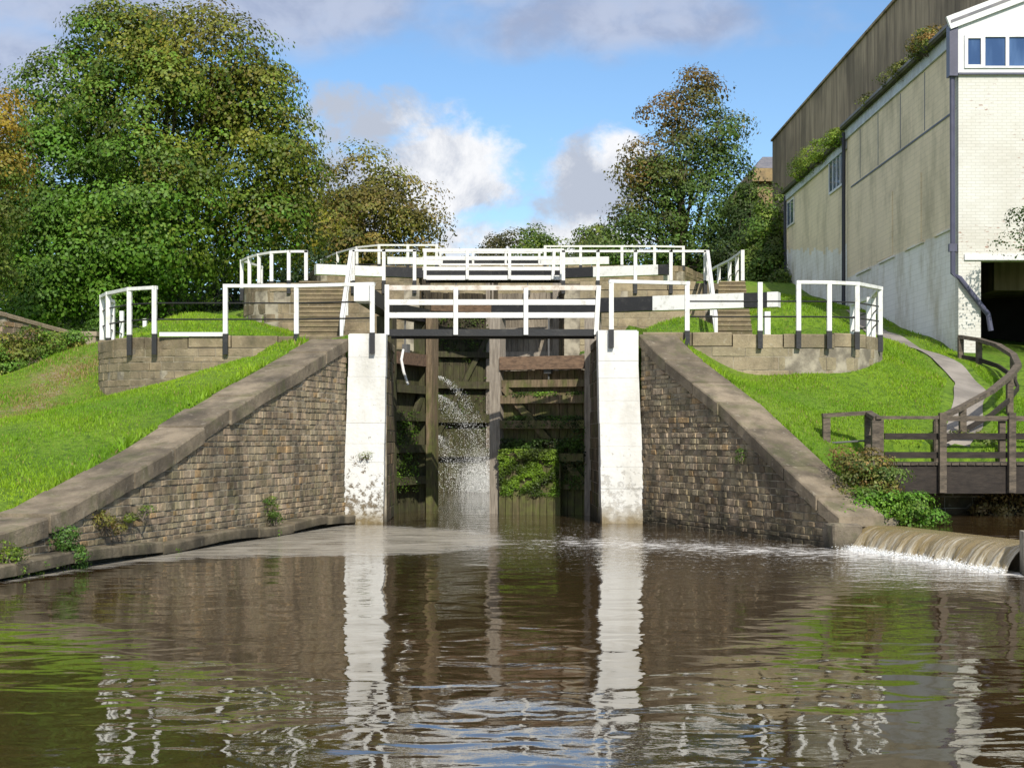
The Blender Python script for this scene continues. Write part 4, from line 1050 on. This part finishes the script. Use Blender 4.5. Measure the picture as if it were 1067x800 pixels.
# curved handrail of the path
hp_ = [P(976, 437, 30.9), P(1003, 424, 31.6), P(1032, 408, 32.2), P(1052, 392, 33.2), P(1061, 381, 34.5), P(1056, 370, 36), P(1040, 360, 37.5), P(1020, 354, 38.4), P(1001, 351, 39)]
t = thing('path_handrail', 'curved dark wooden handrail following the path up to the building', 'handrail', (hp_[3][0], hp_[3][1], 2.2))
mb = MB()
for a_, b_ in zip(hp_, hp_[1:]): mb.bar(a_, Vector(b_) + (Vector(b_) - Vector(a_)).normalized() * .03, .15, .09)
mb.build('top_rail', 'wood_rail', t)
mb = MB()
for a_, b_ in zip(hp_, hp_[1:]): mb.bar(Vector(a_) - Vector((0, 0, .5)), Vector(b_) - Vector((0, 0, .5)), .05, .1)
mb.build('lower_rail', 'wood_dark', t)
for i in (0, 1, 3, 5, 7, 8):
    q = hp_[i]; zg = float(ground_z(q[0], q[1])); mb = MB(); mb.box(q[0] - .065, q[0] + .065, q[1] - .065, q[1] + .065, min(zg, q[2] - .9) - .15, q[2] - .03); mb.build('post', 'wood_rail', t)

# ------------------------------------------------------------------ warehouse
BX = 11.63; Y0 = 40.0; Ym = 53.3; Y1 = 65.2; ZE = 12.55; ZE2 = 12.2
t = thing('warehouse', 'tall cream and white painted brick building at the right with white gable', 'building', (15, 50, 4))
mb = MB()
mb.box(BX, BX + .3, Y0 + .3, Ym, 3, ZE - .35); 
mb.box(BX + .04, BX + .34, Ym, Y1, 3, ZE2 - .3)
# shallow raised panels of the side wall
mb.box(BX - .018, BX - .001, Y0 + .3, Ym - .6, 10.44, ZE - .36)
for a_, b_, z_ in ((40.6, 42.2, 7.42), (43.3, 45.4, 7.42), (46.6, 48.6, 7.4), (49.7, 51.8, 7.38)): mb.box(BX - .06, BX - .001, a_, b_, z_ - .05, z_ + .02)
for a_, b_ in ((43.6, 45.4), (46.9, 48.9)): mb.box(BX - .03, BX - .001, a_, b_, 7.45, 9.4)
mb.box(BX, BX + 9, Y1 - .3, Y1 - .001, 3, ZE2 - .3)
mb.build('side_wall', 'side', t)
mb = MB()
for y_ in (43.2, 45.9, 48.7, 51.2): mb.box(BX - .024, BX - .019, y_ - .03, y_ + .03, 10.5, ZE - .4)
mb.box(BX - .024, BX - .019, Y0 + .35, Ym - .7, 10.42, 10.47)
mb.build('panel_joint', 'pipe_d', t)
XR = BX + 13; ox0 = PX(1022, Y0); oz = PZ(272, Y0); zw = PZ(77, Y0)
mb = MB()
mb.box(BX, ox0, Y0, Y0 + .3, 3, oz); mb.box(ox0 + 3.2, XR, Y0, Y0 + .3, 3, oz); mb.box(BX, XR, Y0, Y0 + .3, oz, zw)
mb.build('front_wall', 'front', t)
mb = MB(); mb.box(BX + .15, XR, Y0 - .05, Y0 - .002, oz + .02, oz + .17); mb.build('lintel', 'clad', t)
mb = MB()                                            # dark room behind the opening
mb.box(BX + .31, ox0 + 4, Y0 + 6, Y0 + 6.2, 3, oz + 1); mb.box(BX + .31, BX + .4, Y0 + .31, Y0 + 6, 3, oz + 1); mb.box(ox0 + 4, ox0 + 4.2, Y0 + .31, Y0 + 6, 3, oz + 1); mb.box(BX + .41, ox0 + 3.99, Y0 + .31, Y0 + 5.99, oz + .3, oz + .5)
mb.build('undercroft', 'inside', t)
# gable cladding with window band, cut round the windows
wz0, wz1 = PZ(72, Y0), PZ(37.5, Y0)
gx = lambda x: ZE + .1 + .38 * (x - BX)
mb = MB(); top = 5.2
mb.box(BX - .03, XR, Y0 - .06, Y0 - .003, zw, wz0)
mb.box(BX - .03, PX(1004, Y0), Y0 - .06, Y0 - .003, wz0, wz1)
half = BX + 6.5
mb.hexa([(BX - .03, Y0 - .06, wz1), (half, Y0 - .06, wz1), (half, Y0 - .003, wz1), (BX - .03, Y0 - .003, wz1)], [(BX - .03, Y0 - .06, gx(BX)), (half, Y0 - .06, gx(half)), (half, Y0 - .003, gx(half)), (BX - .03, Y0 - .003, gx(BX))])
mb.hexa([(half, Y0 - .06, wz1), (XR, Y0 - .06, wz1), (XR, Y0 - .003, wz1), (half, Y0 - .003, wz1)], [(half, Y0 - .06, gx(half)), (XR, Y0 - .06, gx(BX)), (XR, Y0 - .003, gx(BX)), (half, Y0 - .003, gx(half))])
mb.build('gable_cladding', 'clad', t)
mb = MB(); mb.bar((BX - .3, Y0 - .12, gx(BX) - .02), (half, Y0 - .12, gx(half) + .1), .1, .34); mb.bar((XR + .3, Y0 - .12, gx(BX) - .02), (half, Y0 - .12, gx(half) + .1), .1, .34); mb.build('bargeboard', 'pvc', t)
mb = MB(); mb.box(BX - .02, XR, Y0 - .09, Y0 - .061, zw - .04, zw + .01); mb.build('drip_strip', 'pipe_g', t)
x = PX(1004, Y0)
for i, w in enumerate((.48, .62, .62, .62, .62, .62, .62, .62)):
    wn = MB(); f = .055 if i else .09
    wn.box(x, x + f, Y0 - .1, Y0 - .01, wz0, wz1); wn.box(x + w - f * .6, x + w, Y0 - .1, Y0 - .01, wz0, wz1); wn.box(x + f, x + w - f * .6, Y0 - .1, Y0 - .01, wz0, wz0 + f); wn.box(x + f, x + w - f * .6, Y0 - .1, Y0 - .01, wz1 - f, wz1)
    wo_ = wn.build('window', 'pvc', t)
    g = MB(); g.box(x + f, x + w - f * .6, Y0 - .05, Y0 - .03, wz0 + f, wz1 - f); g.build('pane', 'glass', wo_); x += w + .001
# roof
mb = MB()
for (xa, xb, za, zb_) in ((BX - .25, half, gx(BX) + .05, gx(half) + .16), (XR + .25, half, gx(BX) + .05, gx(half) + .16)):
    mb.add([(xa, Y0 - .18, za), (xb, Y0 - .18, zb_), (xb, Ym, zb_), (xa, Ym, za), (xa, Y0 - .18, za - .08), (xb, Y0 - .18, zb_ - .08), (xb, Ym, zb_ - .08), (xa, Ym, za - .08)], [(0, 1, 2, 3), (4, 5, 6, 7), (0, 1, 5, 4), (1, 2, 6, 5), (2, 3, 7, 6), (3, 0, 4, 7)])
mb.box(BX - .1, BX + 9, Ym + .01, Y1, ZE2 + .1, ZE2 + .2)
mb.build('roof', 'slate', t)
mb = MB(); mb.box(BX - .08, BX - .001, Y0 + .02, Ym, ZE - .35, ZE); mb.box(BX - .05, BX + .03, Ym + .005, Y1, ZE2 - .3, ZE2 + .02); mb.build('fascia', 'fascia', t)
mb = MB(); mb.box(BX - .24, BX - .085, Y0 - .1, Ym + .05, ZE - .02, ZE + .12); mb.box(BX - .2, BX - .055, Ym + .06, Y1, ZE2 - .02, ZE2 + .12); mb.build('gutter', 'gutter', t)
def sidewin(ya, yb, za, zb_, nb):
    wn = MB(); f = .06; n = nb; xx0, xx1 = BX - .06, BX - .002
    if ya > Ym: xx0 += .04; xx1 += .04
    for k in range(n + 1): y_ = ya + (yb - ya) * k / n; wn.box(xx0, xx1, y_ - f / 2, y_ + f / 2, za, zb_)
    wn.box(xx0 + .003, xx1, ya, yb, za, za + .08); wn.box(xx0 + .003, xx1, ya, yb, zb_ - .08, zb_); wo_ = wn.build('window', 'pvc', t)
    g = MB(); g.box(xx0 + .02, xx1 - .003, ya + .01, yb - .01, za + .01, zb_ - .01); g.build('pane', 'glass', wo_)
sidewin(53.75, 56.3, 10.75, 12.0, 4); sidewin(63.4, 64.9, 10.7, 11.8, 2)
mb = MB(); mb.tube([(BX - .12, Ym, ZE - .1), (BX - .12, Ym, 4.5)], [.07, .07], 8); mb.build('drainpipe', 'pipe_d', t)
mb = MB(); mb.tube([(BX - .05, Y1 - .1, ZE2 - .1), (BX - .05, Y1 - .1, 7.5)], [.07, .07], 8); mb.build('drainpipe', 'pipe_d', t)
mb = MB(); mb.box(BX - .26, BX - .04, Y0 - .11, Y0 + .2, PZ(80, Y0), ZE + .05)
z1 = PZ(255, Y0); mb.tube([(BX - .15, Y0 + .05, PZ(80, Y0)), (BX - .13, Y0 + .05, PZ(285, Y0)), (BX + .0, Y0 - .1, PZ(290, Y0)), (PX(1028, Y0), Y0 - .13, PZ(328, Y0)), (PX(1031, Y0), Y0 - .13, PZ(345, Y0))], [.07] * 5, 8)
mb.box(BX - .24, BX - .04, Y0 - .02, Y0 + .12, PZ(262, Y0), PZ(254, Y0))
mb.build('downpipe', 'pipe_g', t)

t = thing('mill_wall', 'tall dark streaked concrete block rising behind the cream building', 'building', (18, 60, 8))
mb = MB(); mb.box(13.5, 24, 43, 79.6, 6, 17.2); mb.build('wall', 'concrete', t)
mb = MB(); mb.box(13.42, 24.1, 42.9, 79.7, 17.203, 17.3); mb.build('coping', 'concrete', t)
t = thing('stone_house', 'small ochre stone house with slate roof behind the trees at the right', 'building', (15, 88, 9))
xa = PX(789, 85); mb = MB(); mb.box(xa, xa + 8, 85, 95, 7, PZ(190, 85)); mb.build('wall', 'ochre', t)
mb = MB(); mb.box(xa - .35, xa + 8.3, 84.65, 95.3, PZ(190, 85) + .002, PZ(183, 85)); mb.box(xa - .2, xa + 8.2, 84.8, 95.2, PZ(183, 85) + .003, PZ(176, 85)); mb.build('cornice', 'ochre', t)
mb = MB(); z0 = PZ(176, 85) + .004; zt_ = PZ(155, 85)
mb.hexa([(xa - .2, 84.8, z0), (xa + 8.2, 84.8, z0), (xa + 8.2, 95.2, z0), (xa - .2, 95.2, z0)], [(xa + .7, 87.5, zt_), (xa + 7, 87.5, zt_), (xa + 7, 93, zt_), (xa + .7, 93, zt_)]); mb.build('roof', 'slate', t)

# ------------------------------------------------------------------ left boundary wall and pier
t = thing('boundary_wall', 'brown stone boundary wall beyond the hedge at the far left', 'wall', (-17, 50, 4))
p = Path([(-26, 45.5), (PX(0, 49), 49.0), (PX(83, 54), 54.0)]); bk = MB(); bb = MB()
zz = lambda s: PZ(325, 49) + (PZ(348, 54) - PZ(325, 49)) * (s - p.c[1]) / (p.c[2] - p.c[1])
masonry(p, lambda s: 2.8, lambda s: zz(s) - .12, .2, (.35, .8), .35, bk, bb, dark=(.8, 1.15)); bk.build('masonry', 'boundary', t); bb.build('core', 'mortar', t)
cp = MB(); coping_run(cp, p, zz, .05, .45, .14); cp.build('coping', 'boundary', t)
t = thing('gate_pier', 'short square stone pier at the end of the boundary wall', 'pier', P(92, 362, 50)); x, y, z = P(92, 346, 50)
mb = MB(); mb.box(x - .24, x + .24, y, y + .48, z - 1.2, z - .16); mb.build('shaft', 'boundary', t)
mb = MB(); mb.box(x - .28, x + .28, y - .04, y + .52, z - .13, z + .02); mb.build('cap', 'boundary', t)

# ------------------------------------------------------------------ trees
def T_(a, b, f=None, rng=1):
    a = np.array(a); b = np.array(b)
    def fn(C, r):
        k = r.rand(len(C), 1) if f is None else np.clip(f(C)[:, None] + r.normal(size=(len(C), 1)) * .22, 0, 1)
        return a + (b - a) * k
    return fn
GA = (.03, .075, .01); GB = (.085, .175, .016); BR = (.16, .115, .03)
def big_t(C):
    x = (C[:, 0] - PX(150, 62)) / 8; z = (C[:, 2] - 13) / 7
    return x * .5 + z * .45 + .12
big = [LB(125, 62, 46, 62), LB(215, 78, 55, 61), LB(160, 50, 32, 63), LB(262, 108, 42, 61.5), LB(75, 120, 52, 62), LB(165, 140, 80, 61), LB(262, 170, 60, 61), LB(300, 190, 30, 61.5), LB(50, 195, 62, 61),
       LB(150, 225, 85, 59.5), LB(255, 240, 52, 60.5), LB(300, 235, 32, 62), LB(90, 280, 65, 59.5), LB(25, 265, 50, 60), LB(175, 285, 40, 60), LB(40, 315, 30, 58.5), LB(120, 318, 26, 58.5)]
tree('sycamore_tree', 'huge green tree filling the left, browning towards its upper right', (PX(170, 63), 63, 6.2), big, 2300, 46, .22, .68, T_(GB, (.2, .16, .022), big_t), .55, 34, .22, flat=.8)
brown = [LB(382, 195, 36, 85), LB(345, 212, 32, 85), LB(418, 222, 32, 85), LB(380, 235, 42, 84), LB(440, 250, 22, 85), LB(330, 245, 30, 84), LB(405, 262, 36, 84), LB(360, 270, 30, 83)]
tree('brown_tree', 'rounded olive brown tree behind the left stairs', (PX(385, 85), 85, 9.2), brown, 520, 42, .24, .75, T_((.11, .13, .02), (.2, .15, .035)), .35, 16)
def rt(C): return (C[:, 2] - 15) / 6 + (PX(700, 80) - C[:, 0]) / 6 + .1
tall = [LB(727, 108, 26, 80), LB(690, 125, 20, 80), LB(750, 140, 20, 80), LB(700, 160, 34, 80), LB(668, 178, 24, 80), LB(745, 180, 30, 80), LB(690, 210, 38, 79.5), LB(735, 225, 36, 80), LB(655, 235, 18, 80), LB(763, 230, 24, 79), LB(675, 255, 32, 79), LB(725, 270, 38, 79), LB(765, 270, 25, 78), LB(640, 262, 20, 79)]
tree('tall_tree', 'tall loose tree with rusty upper leaves and bare branches, right of centre', (PX(712, 80.5), 80.5, 9.3), tall, 720, 36, .23, .68, T_((.07, .125, .02), (.2, .115, .035), rt), .32, 30, .3)
tree('small_tree', 'tiny dark distant tree above the fence at the centre', (PX(521, 112), 112, 10), [LB(521, 254, 13, 112), LB(512, 262, 12, 112), LB(535, 262, 14, 112)], 60, 30, .26, .6, T_((.08, .08, .03), (.12, .1, .04)), .12, 6)
tree('small_tree', 'bright green distant tree just right of the tiny dark one', (PX(562, 108), 108, 10), [LB(560, 255, 13, 108), LB(575, 262, 14, 108), LB(548, 264, 12, 108)], 70, 34, .26, .6, T_((.09, .16, .02), (.15, .2, .03)), .12, 6)
tree('small_tree', 'light green small tree at the left foot of the tall rusty tree', (PX(622, 92), 92, 9.6), [LB(622, 255, 17, 92), LB(608, 265, 16, 92), LB(635, 268, 18, 92)], 130, 34, .24, .6, T_((.08, .13, .02), (.14, .17, .03)), .14, 8)
tree('yellow_tree', 'yellow leaved tree reaching in at the far left edge', (-19.5, 50, 4), [LB(-14, 130, 34, 50), LB(-12, 190, 28, 50), LB(-22, 240, 32, 50), LB(-50, 180, 60, 50), LB(-45, 270, 50, 50)], 420, 40, .17, .5, T_((.1, .14, .02), (.36, .24, .03), lambda C: (C[:, 2] - 9) / 3), .3, 16)
tree('hedge_tree', 'light green leafy tree against the far end of the cream building', (PX(797, 67), 66.8, 8.2), [LB(803, 215, 12, 67), LB(798, 245, 20, 67), LB(806, 268, 18, 66), LB(785, 280, 18, 66), LB(800, 295, 20, 65)], 230, 40, .17, .42, T_((.06, .12, .015), (.14, .19, .03)), .14, 10)
tree('dark_tree', 'dark evergreen growth between the rusty tree and the stone house', (PX(778, 74), 74, 9), [LB(780, 215, 16, 75), LB(778, 245, 20, 75), LB(770, 275, 26, 75)], 200, 36, .2, .5, T_((.025, .05, .012), (.05, .08, .015)), .2, 8)
bk_lobes = [LB(-40, 250, 60, 74), LB(40, 270, 60, 75), LB(130, 275, 55, 75), LB(215, 275, 46, 75), LB(285, 280, 40, 76), LB(330, 285, 28, 76), LB(60, 320, 50, 71), LB(5, 318, 30, 66), LB(30, 325, 24, 64), (PX(200, 71), 71, PZ(316, 71), 4, 1.6, 1.6), (PX(280, 71), 71, PZ(312, 71), 3.2, 1.6, 1.5)]
tree('woodland_tree', 'dark tree behind the huge tree on the left', (PX(150, 77), 77, 8.0), bk_lobes, 620, 36, .3, 1.0, T_((.02, .045, .01), (.035, .065, .012)), .4, 12)
hz_l = [LB(640, 283, 16, 88), LB(690, 285, 18, 86), LB(600, 286, 14, 90), LB(545, 285, 16, 95), LB(490, 286, 16, 95), LB(440, 285, 18, 90), LB(730, 288, 18, 84)]
bush('far_hedge', 'dark green hedge behind the topmost fences', hz_l, 380, 30, .24, .5, T_((.03, .06, .012), (.08, .12, .02)), 'hedge')
# left hedge
hl_ = [LB(-20, 362, 24, 45.5), LB(12, 366, 20, 46), LB(35, 362, 19, 46.6), LB(58, 362, 15, 47.3), LB(76, 358, 12, 48.2), LB(5, 380, 14, 45.5), LB(-60, 360, 30, 45)]
bush('bramble_hedge', 'bramble hedge with reddish leaves under the stone boundary wall', hl_, 420, 34, .11, .26, T_((.1, .2, .02), (.24, .2, .04), lambda C: NR.rand(len(C)) ** 2), 'hedge')
bush('small_shrub', 'bright green shrub beside the square stone pier', [LB(102, 345, 9, 51), LB(106, 337, 7, 51)], 50, 26, .1, .2, T_((.07, .15, .02), (.1, .2, .02)))
# shrub by the weir
sh = [LB(903, 490, 19, 27.6), LB(885, 478, 12, 27.8), LB(922, 500, 14, 27.6), LB(893, 510, 20, 27.5)]
bush('rust_tinged_shrub', 'shrub with rust and green leaves beside the left end of the wooden bridge', sh, 150, 34, .075, .17, T_((.09, .15, .025), (.24, .15, .05), lambda C: NR.rand(len(C)) * .8), stems=26)
lo = [LB(893, 530, 20, 27.2), LB(918, 532, 20, 27.1), LB(948, 536, 18, 26.9), LB(965, 541, 12, 26.9), LB(880, 545, 9, 26.7)]
bush('leafy_weed_clump', 'bright green weeds hanging over the stone block by the weir', lo, 190, 34, .07, .16, T_((.08, .19, .015), (.15, .27, .025)), 'weeds', stems=20)
dr = [LB(1030, 530, 16, 30.4), LB(1052, 528, 18, 30.3), LB(1070, 530, 16, 30.3)]
bush('dry_plants', 'dry brown plants on the bank beneath the wooden bridge', dr, 90, 30, .08, .18, T_((.2, .13, .05), (.3, .22, .08)), 'plants')
side_g = [(10.6, 38.3, 3.9, .35, .4, .2), (9.6, 31.6, 1.75, .6, .3, .25), (11.2, 31.7, 1.8, .7, .3, .3)]
bush('verge_weeds', 'rough weeds behind the wooden bridge beside the path', side_g[1:], 60, 30, .08, .18, T_((.08, .14, .02), (.2, .2, .05)), 'weeds')
# wall weeds
gw = 'weeds growing on the left wing wall'
def wallp(px, py, o=.1): s, z = on_line(px, py, LA, LBp); a_ = pathL.at((1 - s) * lenL, o, z); return a_
def weed(label, pts, n, a_, b_, sz=.05, group=gw, wp_=wallp):
    L_ = []
    for (px, py, r) in pts: q = wp_(px, py); k = q[1] / F; L_.append((q[0], q[1], q[2], r * k, .1, r * k))
    bush('wall_weed', label, L_, n, 26, sz, .1, T_(a_, b_), 'weed', group, 8)
weed('largest green weed on the left wing wall, hanging to the water', [(58, 560, 12), (66, 578, 13), (74, 590, 8)], 90, (.05, .12, .02), (.1, .18, .03))
weed('rusty weed high on the left wing wall near its low end', [(98, 542, 8), (112, 548, 9)], 30, (.2, .12, .03), (.15, .15, .03))
weed('small green sprig beside the rusty weed', [(130, 538, 6), (146, 536, 6)], 18, (.1, .17, .02), (.16, .2, .03), .04)
weed('green weed halfway along the left wing wall', [(277, 528, 10), (280, 540, 7)], 40, (.07, .14, .02), (.14, .19, .03), .045)
weed('tiny weed at the waterline below the middle of the left wing wall', [(278, 556, 6)], 14, (.08, .16, .02), (.12, .2, .03), .04)
weed('small upright weed on the plinth of the left wing wall', [(172, 570, 6), (170, 576, 4)], 16, (.1, .18, .02), (.15, .2, .03), .04)
weed('bright weed on the coping at the left edge of the wing wall', [(4, 576, 9), (-8, 574, 9)], 30, (.12, .2, .02), (.18, .24, .03), .045)
weed('low weeds at the waterline at the left edge', [(8, 597, 9), (28, 597, 8), (45, 594, 5)], 40, (.09, .17, .02), (.14, .2, .03), .045)
def wallr(px, py, o=.05): s, z = on_line(px, py, RA, RB); return pathR.at(s * lenR, o, z)
weed('small fern on the right wing wall', [(777, 475, 5)], 14, (.08, .16, .02), (.12, .2, .03), .04, None, wallr)
def pierp(px, py): return (PX(px, 33.66), 33.66, PZ(py, 33.66))
weed('tiny sprig in a crack of the chipped white pier', [(379, 475, 4)], 10, (.12, .16, .03), (.16, .2, .03), .035, None, pierp)
def roofp(px, py):
    Y = (BX - .15) / ((px - CX) / F); return (BX - .15, Y, ZE + .1 if Y < Ym else ZE2 + .12)
def roofw(label, pts, n, a_, b_):
    L_ = []
    for px, py, r in pts: q = roofp(px, py); L_.append((q[0], q[1], q[2] + r * .3, r * .6, r, r * .8))
    bush('roof_weed', label, L_, n, 26, .1, .22, T_(a_, b_), 'weed', 'weeds in the gutter of the cream building', 6)
roofw('green and rusty weed tuft in the gutter nearest the white gable', [(962, 45, .45), (968, 38, .4)], 60, (.12, .18, .03), (.26, .14, .04))
roofw('long bright green weed patch in the gutter over the slatted window', [(835, 0, .5), (842, 0, .5), (850, 0, .45), (858, 0, .5), (868, 0, .4), (874, 0, .4)], 200, (.12, .2, .02), (.2, .26, .03))
roofw('thin dark weeds along the gutter midway', [(905, 0, .2), (925, 0, .2), (940, 0, .25)], 40, (.08, .09, .02), (.12, .14, .03))
# overhanging branches at the right edge
tree('overhanging_tree', 'leafy branches reaching in at the right edge in front of the building', (15.2, 38, 3.8), [(12.75, 38.2, 6.7, .45, .5, .3), (13.3, 38.0, 7.2, .7, .9, .45), (13.0, 38.2, 6.1, .4, .5, .25), (15.4, 38, 8.0, 1.3, 1.2, 1.0), (14.1, 38.6, 6.2, .6, .5, .4), (15.3, 38, 6.5, 1.2, 1, .8)], 150, 30, .1, .3, T_((.04, .08, .015), (.07, .12, .02)), .12, 16)

# ------------------------------------------------------------------ light, sky, camera
AZ = math.radians(13.5); EL = math.radians(36)          # sun behind the viewer's right shoulder
sd = Vector((math.sin(AZ) * math.cos(EL), -math.cos(AZ) * math.cos(EL), math.sin(EL)))
sun = bpy.data.lights.new('sun', 'SUN'); sun.energy = 4.1; sun.angle = math.radians(.5); sun.color = (1, .94, .82)
so = bpy.data.objects.new('sun', sun); COL.objects.link(so); so.rotation_euler = sd.to_track_quat('Z', 'Y').to_euler()
W = bpy.data.worlds.new('World'); scene.world = W; W.use_nodes = True
nt = W.node_tree; N_ = nt.nodes; Lk = nt.links; bg = N_['Background']
sky = N_.new('ShaderNodeTexSky'); sky.sky_type = 'NISHITA'; sky.sun_disc = False; sky.sun_elevation = EL
sky.sun_rotation = math.atan2(sd.x, sd.y); sky.air_density = 1.0; sky.dust_density = 0.0; sky.ozone_density = 4.0
tc = N_.new('ShaderNodeTexCoord'); sp = N_.new('ShaderNodeSeparateXYZ'); Lk.new(tc.outputs['Generated'], sp.inputs[0])
def wm(op, a, b=0.0, cl=False):
    m = N_.new('ShaderNodeMath'); m.operation = op; m.use_clamp = cl
    for i, v in ((0, a), (1, b)):
        if isinstance(v, bpy.types.NodeSocket): Lk.new(v, m.inputs[i])
        else: m.inputs[i].default_value = v
    return m.outputs[0]
def wnoise(scale, detail, rough, sx=1, sz=1, ofs=0, dist=0):
    mp = N_.new('ShaderNodeMapping'); Lk.new(tc.outputs['Generated'], mp.inputs[0]); mp.inputs['Scale'].default_value = (sx, 1, sz); mp.inputs['Location'].default_value = (ofs, ofs * .3, 0)
    n = N_.new('ShaderNodeTexNoise'); Lk.new(mp.outputs[0], n.inputs['Vector']); n.inputs['Scale'].default_value = scale; n.inputs['Detail'].default_value = detail; n.inputs['Roughness'].default_value = rough; n.inputs['Distortion'].default_value = dist
    return n.outputs['Fac']
def wr(v, a, b, lo=0, hi=1):
    m = N_.new('ShaderNodeMapRange'); Lk.new(v, m.inputs[0]); m.interpolation_type = 'SMOOTHSTEP'
    for i, q in enumerate((a, b, lo, hi)): m.inputs[1 + i].default_value = q
    return m.outputs[0]
def wmix(f, a, b):
    m = N_.new('ShaderNodeMix'); m.data_type = 'RGBA'
    if isinstance(f, bpy.types.NodeSocket): Lk.new(f, m.inputs[0])
    else: m.inputs[0].default_value = f
    for i, v in ((6, a), (7, b)):
        if isinstance(v, bpy.types.NodeSocket): Lk.new(v, m.inputs[i])
        else: m.inputs[i].default_value = (*v, 1)
    return m.outputs[2]
def ell(px, py, rx, ry):
    u = math.sin(math.atan((px - CX) / F)); v = math.sin(math.atan((CY - py) / F))
    a = wm('DIVIDE', wm('SUBTRACT', sp.outputs[0], u), rx / F); b = wm('DIVIDE', wm('SUBTRACT', sp.outputs[2], v), ry / F)
    r2 = wm('ADD', wm('MULTIPLY', a, a), wm('MULTIPLY', b, b)); return wm('SUBTRACT', 1.0, r2)
def wmax(*a):
    r = a[0]
    for b in a[1:]: r = wm('MAXIMUM', r, b)
    return r
nA = wnoise(21, 8, .62, 1, 1.35, 0, .3); nB = wnoise(7, 5, .55, 1, 1.8, 3.1)
fluff = wm('MULTIPLY', wm('SUBTRACT', nA, .5), 3.2)
cum = wmax(ell(470, 180, 90, 66), ell(400, 210, 140, 70), ell(618, 200, 74, 76), ell(560, 252, 200, 30), ell(380, 120, 70, 40), ell(640, 165, 36, 34))
cmask = wr(wm('ADD', cum, fluff), -.05, .85)
band = wmax(ell(250, 5, 620, 62), ell(620, 20, 260, 48), ell(40, 130, 90, 110))
bmask = wm('MULTIPLY', wr(wm('ADD', band, wm('MULTIPLY', wm('SUBTRACT', nB, .5), 3.4)), .0, 1.0), .85)
# rest of the sky, out of view: bright clouds added to fill the shaded sides
fill_clouds = wm('MULTIPLY', wr(wnoise(2.6, 6, .6, 1, 1.6, 5.0), .42, .62), wm('MAXIMUM', wr(sp.outputs[2], .3, .42), wr(sp.outputs[0], -.38, -.5)))
shade = wr(wm('ADD', wnoise(13, 7, .7, 1, 1, 7.7, .4), wm('MULTIPLY', wm('SUBTRACT', wmax(ell(500, 150, 75, 60), ell(450, 205, 60, 40), ell(642, 155, 26, 24), ell(560, 250, 120, 22)), 0.0), .14)), .38, .68)
SK = 6.2
ccol = wmix(shade, (.56 * SK, .62 * SK, .74 * SK), (1.06 * SK, 1.07 * SK, 1.1 * SK))
bcol = wmix(wr(nA, .35, .65), (.42 * SK, .47 * SK, .63 * SK), (.6 * SK, .65 * SK, .8 * SK))
hs = N_.new('ShaderNodeHueSaturation'); hs.inputs['Saturation'].default_value = 1.06; hs.inputs['Value'].default_value = .98; Lk.new(sky.outputs[0], hs.inputs['Color']); skyc = hs.outputs[0]
c = wmix(bmask, skyc, bcol); c = wmix(cmask, c, ccol); c = wmix(fill_clouds, c, (9.0, 8.6, 8.2))
Lk.new(c, bg.inputs[0]); bg.inputs[1].default_value = .115
cam = bpy.data.cameras.new('camera'); co = bpy.data.objects.new('camera', cam); COL.objects.link(co); scene.camera = co
co.location = (0, 0, H); co.rotation_euler = (PI / 2, 0, 0)
cam.sensor_width = 36; cam.lens = 36 * F / 1067; cam.shift_y = (CY - 400) / 1067; cam.clip_start = .1; cam.clip_end = 6000
vs_ = scene.view_settings; vs_.view_transform = 'Standard'; vs_.look = 'None'; vs_.exposure = .36; vs_.gamma = 1
